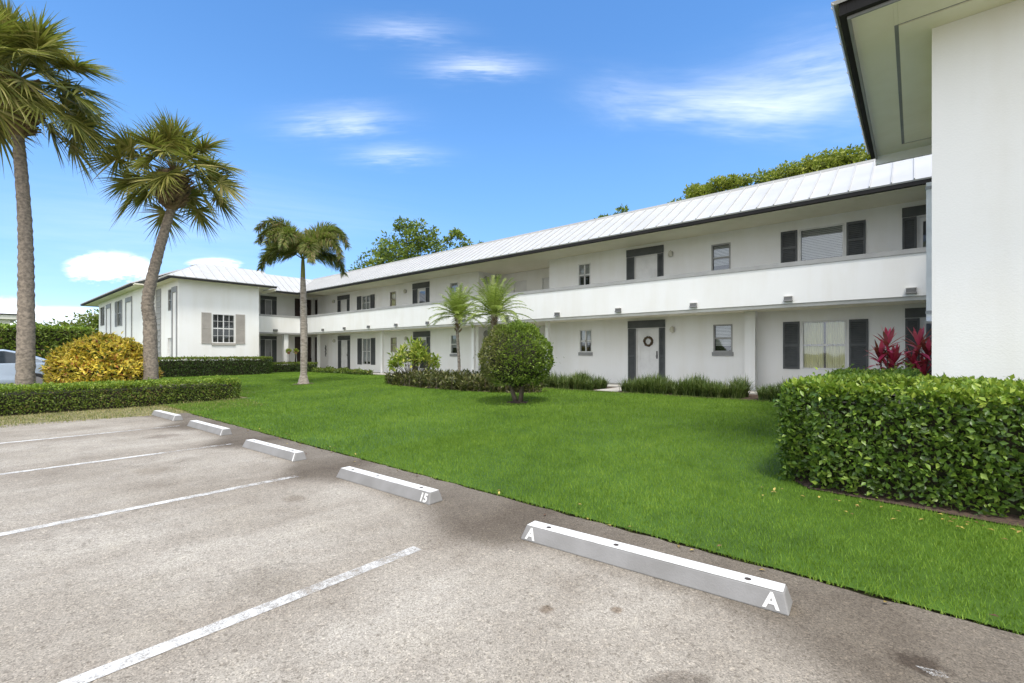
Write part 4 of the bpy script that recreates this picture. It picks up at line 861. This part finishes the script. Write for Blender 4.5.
# dome shrubs
def dome(name, c, rx, ry, rz, n, ln, wd, mat, label, cat, up=.3, out=.9, zc=None, jit=.12, trunk=None, lump=.08, flat=0):
    root = empty(name, (c[0], c[1], gz(c[0], c[1])), label, cat); zc = c[2]
    d = rdir(n); d[:, 2] = np.where(d[:, 2] < -.75 + (0 if rz < zc else .5), -d[:, 2], d[:, 2]); rr = 1 + lump * wob(d[:, 0] * 3, d[:, 1] * 3, d[:, 2] * 3, 1.6, c[0]) - np.abs(RN.normal(size=n)) * jit
    rr = rr + np.where(RN.uniform(size=n) < .03, RN.exponential(.05, n), 0)
    P = np.array(c) + d * np.array([rx, ry, rz]) * rr[:, None]; keep = (P[:, 2] > gz(c[0], c[1]) + .02) & (wob(P[:, 0], P[:, 1], P[:, 2], 4.5, 3.0) + RN.normal(size=n) * .4 > -.75); P, d = P[keep], d[keep]; k = len(P)
    D = unit(d * out + rdir(k) * .8 + np.array([0, 0, up])); Bn = unit(d + rdir(k) * .7 + np.array([0, 0, .3])); s = RN.uniform(.6, 1.2, k)
    leaves('foliage', P, D, Bn, ln * s, wd * s, mat, root)
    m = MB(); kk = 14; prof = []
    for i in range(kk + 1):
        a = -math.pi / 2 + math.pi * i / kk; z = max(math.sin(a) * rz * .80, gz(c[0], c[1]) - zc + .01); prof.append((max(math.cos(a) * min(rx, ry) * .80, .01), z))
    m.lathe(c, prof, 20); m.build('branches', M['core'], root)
    if trunk:
        for pts, r in trunk: m = MB().tube(pts, r, 9); m.build('trunk', M['wood'], root, True)
    return root
dome('croton_shrub', (-18.7, 2.78, .80), 1.28, 1.27, 1.08, 14000, .14, .058, M['croton'], 'big mounded yellow and orange croton shrub between the two tall palms', 'shrub', up=.15, out=.5, jit=.07, lump=.14)
bx, by = -7.82, 9.28; bz = gz(bx, by)
dome('topiary_shrub', (bx, by, 1.30), 0.90, .90, .90, 15000, .066, .038, M['ball'], 'round clipped ball-shaped shrub with a brown patch standing on the lawn', 'topiary', jit=.06, lump=.10,
     trunk=[([(bx + .0, by, bz - .02), (bx - .10, by - .04, bz + .3), (bx - .32, by, bz + .75)], [.065, .055, .04]), ([(bx + .09, by + .05, bz - .02), (bx + .13, by + .08, bz + .35), (bx + .28, by, bz + .8)], [.07, .055, .04])])
# tip-heavy yellow-green shrub with gaps
def loose_shrub(name, c, R0, H, nb, lpb, ln, wd, mat, label, cat='shrub'):
    z0 = gz(c[0], c[1]); root = empty(name, (c[0], c[1], z0), label, cat); st = MB(); P = []; D = []; Bn = []
    for i in range(nb):
        a = rnd.uniform(0, 6.28); rr = R0 * math.sqrt(rnd.random()); hh = H * (1 - .45 * (rr / R0) ** 2) * rnd.uniform(.65, 1.0); tip = np.array([c[0] + rr * math.cos(a), c[1] + rr * math.sin(a), z0 + hh])
        st.tube([(c[0] + rr * .15 * math.cos(a), c[1] + rr * .15 * math.sin(a), z0), tuple((tip + np.array([c[0], c[1], z0 + hh * .3])) / 2), tuple(tip)], [.011, .008, .004], 4)
        k = lpb; d = rdir(k, .35); P.append(tip + d * RN.uniform(0, .10, (k, 1)) - np.array([0, 0, 1]) * RN.uniform(0, .22, (k, 1))); D.append(d); Bn.append(unit(rdir(k) * .6 + np.array([0, 0, 1])))
    P, D, Bn = map(np.concatenate, (P, D, Bn)); s = RN.uniform(.6, 1.2, len(P)); leaves('foliage', P, D, Bn, ln * s, wd * s, mat, root); st.build('stems', M['wood'], root); return root
loose_shrub('yellow_green_shrub', (-15.3, 11.75), .98, 1.85, 62, 24, .20, .085, M['yshrub'], 'loose yellow-green leafy shrub at the left end of the dark plant bed')
loose_shrub('green_shrub', (-.1, 11.95), .5, 1.05, 26, 22, .10, .045, M['hedge_low'], 'small green shrub at the foot of the red plants behind the hedge')
# dark croton bed
def bed_plants(name, cx_, cy_, rx, ry, H, n, label):
    z0 = gz(cx_, cy_); root = empty(name, (cx_, cy_, z0), label, 'plant bed'); P = []; D = []; Bn = []; st = MB()
    for i in range(n):
        a = rnd.uniform(0, 6.28); r = math.sqrt(rnd.random()); x, y = cx_ + rx * r * math.cos(a), cy_ + ry * r * math.sin(a); h = H * rnd.uniform(.72, 1.05) * (1 - .25 * r ** 4); z = gz(x, y)
        st.tube([(x, y, z), (x, y, z + h * .7)], [.012, .006], 4, False); k = 34; d = rdir(k, .75); hh = RN.uniform(.12, 1, (k, 1)) * h
        P.append(np.array([x, y, z]) + d * np.array([.07, .07, .0]) + np.array([0, 0, 1]) * (hh - .10)); D.append(d); Bn.append(unit(rdir(k) * .5 + np.array([0, 0, 1])))
    P, D, Bn = map(np.concatenate, (P, D, Bn)); s = RN.uniform(.6, 1.2, len(P)); leaves('foliage', P, D, Bn, .16 * s, .05 * s, M['bed'], root); st.build('stems', M['wood'], root); return root
bed_plants('croton_bed', -12.6, 11.45, 4.0, .95, .64, 430, 'dark low bed of spiky croton under the two small palms')

# liriope tufts
def liriope(x0, x1, label, y=13.45, hh=.5):
    cx_ = (x0 + x1) / 2; root = empty('liriope_clump', (cx_, y, gz(cx_, y)), label, 'ornamental grass', 'liriope clumps along the building'); n = max(10, int((x1 - x0) * 34)); C = []; Nn = []
    for i in range(n):
        bx_, by_ = RN.uniform(x0 + .1, x1 - .1), y + RN.uniform(-.5, .5); k = 60; a = RN.uniform(0, 2 * np.pi, k); L = hh * RN.uniform(.7, 1.25, k) * (1 + .2 * math.sin(bx_ * 5)); sp = RN.uniform(.2, 1.15, k)
        t = np.linspace(0, 1, 5)[None, :]; h = L[:, None] * (t * 1.05 - .55 * t ** 2 * sp[:, None]) ; r = L[:, None] * sp[:, None] * t ** 1.5 * .75
        z = gz(bx_, by_); C.append(np.stack([bx_ + RN.normal(size=(k, 1)) * .04 + np.cos(a)[:, None] * r, by_ + RN.normal(size=(k, 1)) * .04 + np.sin(a)[:, None] * r, z + h], 2)); Nn.append(np.stack([np.cos(a), np.sin(a), np.full(k, .6)], 1)[:, None, :].repeat(5, 1))
    C = np.concatenate(C); Nn = np.concatenate(Nn); strips('foliage', C, [.014, .018, .016, .011, .001], Nn, M['lirio'], root)
liriope(-10.55, -9.75, 'short liriope clump at the left end of the row beside the path', 13.4)
liriope(-9.75, -7.72, 'liriope clump left of the door with the wreath')
liriope(-6.98, -5.3, 'liriope clump just right of the door with the wreath')
liriope(-5.3, -3.35, 'wide liriope clump under the small ground-floor window beside the column')
liriope(-3.05, -1.7, 'liriope clump right of the column, half hidden by the big hedge', 13.3)

# ------------------------------------------------------------------ palms
def curve_pts(pts, n=16):
    pts = [Vector(p) for p in pts]; out = []; k = len(pts) - 1
    for i in range(n + 1):
        t = i / n * k; j = min(int(t), k - 1); u = t - j; p0 = pts[max(j - 1, 0)]; p1 = pts[j]; p2 = pts[j + 1]; p3 = pts[min(j + 2, k)]
        out.append(.5 * ((2 * p1) + (p2 - p0) * u + (2 * p0 - 5 * p1 + 4 * p2 - p3) * u * u + (3 * p1 - p0 - 3 * p2 + p3) * u ** 3))
    return out
def trunk(root, pts, r0, r1, mat, n=70, ring=.05, prof=None, seg=16):
    c = curve_pts(pts, n); rad = []
    for i in range(n + 1):
        t = i / n; r = prof(t) if prof else r0 + (r1 - r0) * t; rad.append(r * (1 + ring * math.sin(i * 2.4) + rnd.uniform(-ring, ring) * .6))
    return MB().tube(c, rad, seg).build('trunk', mat, root, True)
def sabal(base, pts, label, hub, seed, nfr=34, rr=1.0, emin=-45):
    rg = np.random.default_rng(seed); root = empty('palm_tree', base, label, 'palm tree', 'tall cabbage palms behind the low hedge')
    trunk(root, pts, .25, .19, M['bark'], prof=lambda t: .215 - .02 * min(t * 6, 1) - .08 * t)
    hub = np.array(hub); top = np.array(pts[-1])
    # old frond bases: crossed wedges round the trunk head
    b = MB(); H = np.linalg.norm(hub - top)
    for i in range(230):
        a = i * 2.4 + rg.uniform(-.3, .3); t = rg.uniform(0, 1.0); rad = .20 + .34 * math.sin(min(t * 1.25, 1) * math.pi * .8) + .02; c = top + (hub - top) * t; o = np.array([math.cos(a), math.sin(a), 0]); s = np.array([-math.sin(a), math.cos(a), 0]); up = np.array([0, 0, 1.0])
        p = c + o * rad * .55; d = unit(o * .75 + up * rg.uniform(.2, .9) + s * rg.uniform(-.6, .6)); L = rg.uniform(.18, .34); w = rg.uniform(.03, .055)
        e = p + d * L; w2 = w * .55; n_ = np.cross(d, s)
        b.hexa([p - s * w - n_ * .02, p + s * w - n_ * .02, p + s * w + n_ * .02, p - s * w + n_ * .02], [e - s * w2 - n_ * .012, e + s * w2 - n_ * .012, e + s * w2 + n_ * .012, e - s * w2 + n_ * .012])
    prof = [(.10, -.05)] + [(.16 + .24 * math.sin(min(t * 1.2, 1) * math.pi * .8), t * H) for t in np.linspace(0, 1, 8)] + [(.05, H + .15)]
    b.lathe(tuple(top), prof, 12); b.build('frond_bases', M['boots'], root)
    C = []; Nn = []; W = []; PB = MB()
    for i in range(nfr):
        az = i * 2.39996 + rg.uniform(-.35, .35); q = (i + .5) / nfr; el = math.radians(84 + (emin - 84) * q ** 1.15 + rg.uniform(-10, 10)); Lp = (1.02 + .22 * rg.uniform(-1, 1)) * rr * (.72 + .45 * min(1, q * 2.2))
        d0 = np.array([math.cos(az) * math.cos(el), math.sin(az) * math.cos(el), math.sin(el)]); pp = []; p = hub.copy() - np.array([0, 0, .15 * q]); d = d0.copy()
        for k in range(6): pp.append(p.copy()); p = p + d * Lp / 5; d = unit(d + np.array([0, 0, -.10 - .04 * q]))
        PB.tube([tuple(x) for x in pp], [.022, .018, .015, .012, .010, .008], 5)
        e = pp[-1]; side = unit(np.cross(d, np.array([0, 0, 1.0])) + rg.normal(size=3) * .25); nn = unit(np.cross(side, d)); tw = rg.uniform(-.6, .6); side = unit(side * math.cos(tw) + nn * math.sin(tw)); nn = np.cross(side, d)
        nb = 50; ang = np.linspace(-1.0, 1.0, nb) * math.radians(118); Lb = rr * (.98 - .30 * np.abs(ang / 2.06) ** 1.5) * rg.uniform(.86, 1.1, nb)
        t = np.linspace(0, 1, 6); dd = np.cos(ang)[:, None] * d + np.sin(ang)[:, None] * side; start = e - d * .0 + (t[:, None] * 0)[0]
        # costa: inner blades start further along
        st_ = e[None, :] + d[None, :] * (.16 * rr * np.cos(ang)[:, None].clip(0)); fold = .16 * np.abs(np.sin(ang))[:, None]
        base_d = unit(dd - nn * fold * -1.0)
        drop = (t ** 2.2)[None, :, None] * np.array([0, 0, -1.0]) * (rg.uniform(.06, .26, nb) * Lb)[:, None, None]
        cv = st_[:, None, :] + base_d[:, None, :] * (t[None, :, None] * Lb[:, None, None]) + drop + rg.normal(size=(nb, 1, 3)) * .06 * t[None, :, None]
        C.append(cv); Nn.append(np.broadcast_to(nn + rg.normal(size=(nb, 1, 3)) * .35, (nb, 6, 3)).copy()); W.append(np.broadcast_to(np.array([.028, .052, .046, .030, .014, .002]) * rr, (nb, 6)))
    strips('fronds', np.concatenate(C), np.concatenate(W), np.concatenate(Nn), M['palm'], root); PB.build('frond_stalks', M['palm'], root)
    return root
b1 = (-17.6, 1.02, gz(-17.6, 1.02)); b2 = (-17.6, 3.68, gz(-17.6, 3.68))
sabal(b1, [b1, (-17.62, 1.04, 2.6), (-17.65, 1.02, 4.8), (-17.7, .90, 7.1)], 'tallest palm at the left edge with a thick shaggy crown', (-17.7, .86, 8.5), 3, 74, 1.05, -28)
sabal(b2, [b2, (-17.62, 3.66, 2.2), (-17.57, 3.60, 3.1), (-17.42, 3.85, 4.6), (-17.3, 4.12, 5.85)], 'curved palm leaning right beside the yellow croton shrub', (-17.22, 4.2, 6.95), 8, 52, .92, -24)

def pinnate(root, hub, nfr, L, leaf, wl_, mat, seed, elr, droop, nl=46, bushy=False, name='fronds', vee=.5, spec=None):
    rg = np.random.default_rng(seed); hub = np.array(hub); C = []; Nn = []; W = []; S = MB()
    for i in range(nfr):
        az = i * 2.39996 + rg.uniform(-.3, .3); q = (i + .5) / nfr; el = math.radians(elr[0] + (elr[1] - elr[0]) * q); Lf = L * rg.uniform(.85, 1.1)
        if spec: az, el, Lf = math.radians(spec[i][0]), math.radians(spec[i][1]), L * spec[i][2]
        d = np.array([math.cos(az) * math.cos(el), math.sin(az) * math.cos(el), math.sin(el)]); p = hub.copy(); pts = []
        m = 14
        for k in range(m): pts.append(p.copy()); p = p + d * Lf / (m - 1); d = unit(d + np.array([0, 0, -droop * (k + 1) / m]))
        pts = np.array(pts); S.tube([tuple(x) for x in pts], list(np.linspace(.016, .004, m) * (L / 1.2) ** .5), 4)
        tt = np.linspace(.14, .99, nl); idx = tt * (m - 1); i0 = np.minimum(idx.astype(int), m - 2); fr = (idx - i0)[:, None]; bp = pts[i0] * (1 - fr) + pts[i0 + 1] * fr; dr = unit(pts[i0 + 1] - pts[i0]); sd_ = unit(np.cross(dr, [0, 0, 1.0])); up = np.cross(sd_, dr)
        angs = (1, -1) if not bushy else tuple(range(7))
        for s in angs:
            if bushy: ph = rg.uniform(0, 2 * np.pi, nl)[:, None]; lat = np.cos(ph) * sd_ + np.sin(ph) * up * .9
            else: lat = sd_ * s + up * vee * (1 + .2 * rg.normal(size=(nl, 1)))
            dl = unit(lat + dr * .75 + rg.normal(size=(nl, 3)) * .10); ll = leaf * np.sin(np.clip(tt * 1.05 + .1, 0, 1) * np.pi * .86 + .25)[:, None].clip(.35) * rg.uniform(.85, 1.1, (nl, 1)); t = np.linspace(0, 1, 4)
            cv = bp[:, None, :] + dl[:, None, :] * t[None, :, None] * ll[:, None, :] + np.array([0, 0, -1.0]) * (t ** 2)[None, :, None] * ll[:, None, :] * .35
            C.append(cv); Nn.append(np.broadcast_to(up[:, None, :] + rg.normal(size=(nl, 1, 3)) * .3, cv.shape).copy()); W.append(np.broadcast_to(np.array([.6, 1, .8, .1]) * wl_, (nl, 4)))
    strips(name, np.concatenate(C), np.concatenate(W), np.concatenate(Nn), mat, root); S.build('frond_stalks', mat, root)
fx, fy = -19.3, 9.17; fz = gz(fx, fy); fox = empty('palm_tree', (fx, fy, fz), 'slim foxtail palm with bushy drooping plumes on the far lawn', 'palm tree')
trunk(fox, [(fx, fy, fz), (fx + .05, fy, 1.8), (fx + .0, fy, 3.4), (fx - .05, fy, 4.6)], .2, .1, M['bark_grey'], prof=lambda t: .24 - .115 * min(t * 9, 1) + .02 * math.sin(t * math.pi) - .035 * t ** 2.5, ring=.035)
MB().tube(curve_pts([(fx - .05, fy, 4.55), (fx - .05, fy, 5.0), (fx - .05, fy, 5.4)], 8), [.09, .095, .09, .085, .08, .075, .07, .06, .05], 12).build('crownshaft', M['foxtail'], fox, True)
pinnate(fox, (fx - .05, fy, 5.35), 12, 2.75, .62, .028, M['foxtail'], 5, (82, 25), .56, nl=130, bushy=True,
        spec=[(40, 62, 1.0), (22, 50, .95), (66, 72, 1.0), (52, 30, .8), (218, 66, 1.05), (200, 52, 1.0), (244, 72, 1.0), (230, 35, .8), (-50, 55, .85), (-15, 40, .8), (-85, 60, .8), (135, 70, .9)])
for (x, y, zt, ln_, lab, sd_) in ((-12.74, 11.8, 2.8, 1.2, 'small pygmy palm with a thin bare trunk above the dark plant bed', 21), (-10.75, 11.6, 2.75, 1.4, 'small pygmy palm rising behind the round topiary shrub', 22)):
    z = gz(x, y); r = empty('palm_tree', (x, y, z), lab, 'palm tree', 'small pygmy palms in the dark bed')
    trunk(r, [(x + .08, y, z), (x + .05, y, z + .9), (x - .04, y, zt - .55), (x, y, zt)], .07, .06, M['bark_grey'], prof=lambda t: .055 + (.06 * max(0, (t - .72) / .28) if t > .72 else 0), ring=.08, n=40)
    m = MB()
    for i in range(60):
        a = i * 2.4; t = rnd.random(); p = Vector((x, y, zt - .62 + t * .6)); o = Vector((math.cos(a), math.sin(a), 0)); m.tube([p + o * .05, p + o * (.13 + .03 * rnd.random()) + Vector((0, 0, .10))], [.018, .007], 4)
    m.build('frond_bases', M['boots'], r)
    pinnate(r, (x, y, zt), 44, ln_, .32, .015, M['palm_young'], sd_, (85, -8), .16, nl=42, vee=.25)
# red cordylines
def cordyline(x, y, heads, label, seed):
    z0 = gz(x, y); r = empty('cordyline', (x, y, z0), label, 'red plant', 'red cordylines behind the big hedge'); rg = np.random.default_rng(seed); C = []; Nn = []; S = MB()
    for (dx, dy, h) in heads:
        tip = np.array([x + dx, y + dy, z0 + h]); S.tube([(x + dx * .3, y + dy * .3, z0), tuple(tip)], [.02, .014], 6); k = 26
        a = np.arange(k) * 2.4 + rg.uniform(0, 1); q = np.linspace(0, 1, k); el = np.radians(78 - 82 * q); L = .44 * rg.uniform(.75, 1.1, k); t = np.linspace(0, 1, 6)[None, :]
        hz = np.cos(el)[:, None] * L[:, None] * t; vt = np.sin(el)[:, None] * L[:, None] * t - .30 * L[:, None] * t ** 2 * (.3 + q[:, None]); st = tip[2] - .22 * q[:, None]
        C.append(np.stack([tip[0] + np.cos(a)[:, None] * hz, tip[1] + np.sin(a)[:, None] * hz, st + vt], 2)); Nn.append(np.stack([-np.cos(a) * np.sin(el), -np.sin(a) * np.sin(el), np.cos(el) + .2], 1)[:, None, :].repeat(6, 1))
    strips('leaves', np.concatenate(C), [.025, .055, .075, .07, .045, .004], np.concatenate(Nn), M['red'], r); S.build('stems', M['wood'], r)
cordyline(-.42, 12.15, [(0, 0, 1.42), (-.12, .05, 1.12), (.1, -.05, 1.05), (.05, .1, .85)], 'left crimson-leaved cordyline against the pale wall', 31)
cordyline(.06, 12.35, [(0, 0, 1.40), (.13, 0, 1.2), (-.08, .05, 1.0), (.05, -.1, .8)], 'right crimson-leaved cordyline half behind the near building wall', 32)
# plant stands in the far corner
for (x, y, h, lab, sd_) in ((-31.45, 14.45 - .5, 1.35, 'left small potted plant on a tall stand in the far corner', 1), (-31.45, 14.55 - .12, 1.35, 'right small potted plant on a tall stand in the far corner', 2)):
    z = .28; r = empty('plant_stand', (x, y, z), lab, 'plant stand', 'potted plants on stands'); m = MB()
    for k in range(3): a = k * 2.1; m.tube([(x + .12 * math.cos(a), y + .12 * math.sin(a), z), (x + .05 * math.cos(a), y + .05 * math.sin(a), z + h - .25)], .012, 5)
    m.build('stand', M['cap_grey'], r); MB().lathe((x, y, z + h - .25), [(.07, 0), (.11, .16)], 12).build('pot', M['terracotta'], r)
    k = 60; d = rdir(k, .8); leaves('foliage', np.array([x, y, z + h - .08]) + d * .05, d, rdir(k, .5), .2, .06, M['yshrub'], r)

# ------------------------------------------------------------------ background trees
def tree(c, H, blobs, n, ls, mat, label, seed, tr=.25, cat='tree', dens=1.0):
    rg = np.random.default_rng(seed); z0 = 0.0; r = empty('tree', (c[0], c[1], z0), label, cat, 'trees behind the building'); T = MB(); P = []; D = []
    T.tube(curve_pts([(c[0], c[1], 0), (c[0] + .2, c[1], H * .3), (c[0], c[1] + .2, H * .55)], 8), list(np.linspace(tr, tr * .6, 9)), 9)
    top = np.array([c[0], c[1] + .2, H * .55]); tot = sum(b[3] ** 2 for b in blobs)
    for (dx, dy, z, R0) in blobs:
        bc = np.array([c[0] + dx, c[1] + dy, z]); T.tube([tuple(top - [0, 0, H * .12 * rg.uniform(0, 1)]), tuple((top + bc) / 2 + rg.normal(size=3) * .2 * R0 + [0, 0, -.1 * R0]), tuple(bc)], [tr * .45, tr * .25, tr * .08], 6)
        k = int(n * R0 ** 2 / tot); ns = max(6, int(R0 * R0 * 7)); sub = bc + unit(rg.normal(size=(ns, 3))) * (R0 * rg.uniform(.45, 1.0, (ns, 1))) * np.array([1, 1, .7]); which = rg.integers(0, ns, k)
        sr = R0 * (.30 if R0 > 1.65 else .40); p = sub[which] + unit(rg.normal(size=(k, 3))) * sr * rg.uniform(.2, 1, (k, 1)) ** .6 * np.array([1, 1, .7]); P.append(p); D.append(unit(p - sub[which] + rg.normal(size=(k, 3)) * .3 + [0, 0, .02]))
        for s_ in sub[::3]: T.tube([tuple(bc), tuple(s_)], [tr * .08, tr * .03], 4, False)
    P = np.concatenate(P); D = np.concatenate(D); k = len(P); s = ls * rg.uniform(.6, 1.3, k); leaves('crown', P, D, unit(rg.normal(size=(k, 3)) + [0, 0, .8]), s, s * .5, mat, r); T.build('trunk', M['wood'], r, True); return r
tree((-44.5, 32), 16, [(0, 0, 12.5, 3.2), (2.4, 1.5, 14.5, 2.2), (3.6, 3, 12.0, 2.8), (6.4, 5.2, 13.0, 1.8), (-2.6, -1.5, 10.6, 2.4), (-4.6, -2.6, 9.6, 1.8), (1.2, .8, 10, 3), (5.4, 4, 10.2, 2.4), (.8, .4, 15.6, 1.3), (4.6, 4, 14.6, 1.2)], 12000, .40, M['tree'], 'large airy green tree behind the roof beside the foxtail palm', 41, .4)
tree((-58, 34), 9, [(0, 0, 9.0, 2.6), (4.5, 1.5, 9.4, 2.2), (-3, 0, 8, 2), (7.5, 3, 9.9, 1.8)], 5000, .4, M['tree'], 'low green treetops just above the roof left of the large tree', 42, .25)
tree((-17.9, 32), 12, [(0, 0, 11.2, 1.1), (1.3, .2, 11.6, .8), (-1.3, 0, 10.9, .7)], 1300, .3, M['tree'], 'sparse dark treetop twigs poking above the roof middle', 43, .2)
tree((-9.9, 32), 12, [(-1.8, 0, 11.5, 1.4), (-.1, .3, 12.0, 1.4), (-3.0, 0, 10.9, 1.1), (1.3, .4, 12.2, 1.1), (-.8, .2, 11.8, 1.3)], 12000, .20, M['pine'], 'smaller rounded yellow-green treetop above the roof', 44, .3)
tree((-4.2, 32), 13, [(-2.0, 0, 11.8, 1.3), (-.9, .3, 12.0, 1.4), (.4, 0, 12.0, 1.35), (1.8, .3, 11.8, 1.35), (3.2, 0, 11.5, 1.35), (4.8, .3, 11.5, 1.35), (-3.0, .3, 11.3, 1.0), (1.2, 1, 11.8, 1.6), (3.8, 1, 11.8, 1.6), (-.4, .6, 11.6, 1.5)], 24000, .20, M['pine'], 'wide yellow-green treetop above the roof beside the near gutter', 45, .35)
tree((-66, 8.5), 5, [(0, 0, 4.2, 2.4), (2, 1.5, 4.6, 1.8), (-2, -2, 3.6, 2.2), (0, -4, 3.4, 1.8)], 4500, .35, M['hedge_low'], 'green tree beyond the hedge left of the end block', 46, .2)
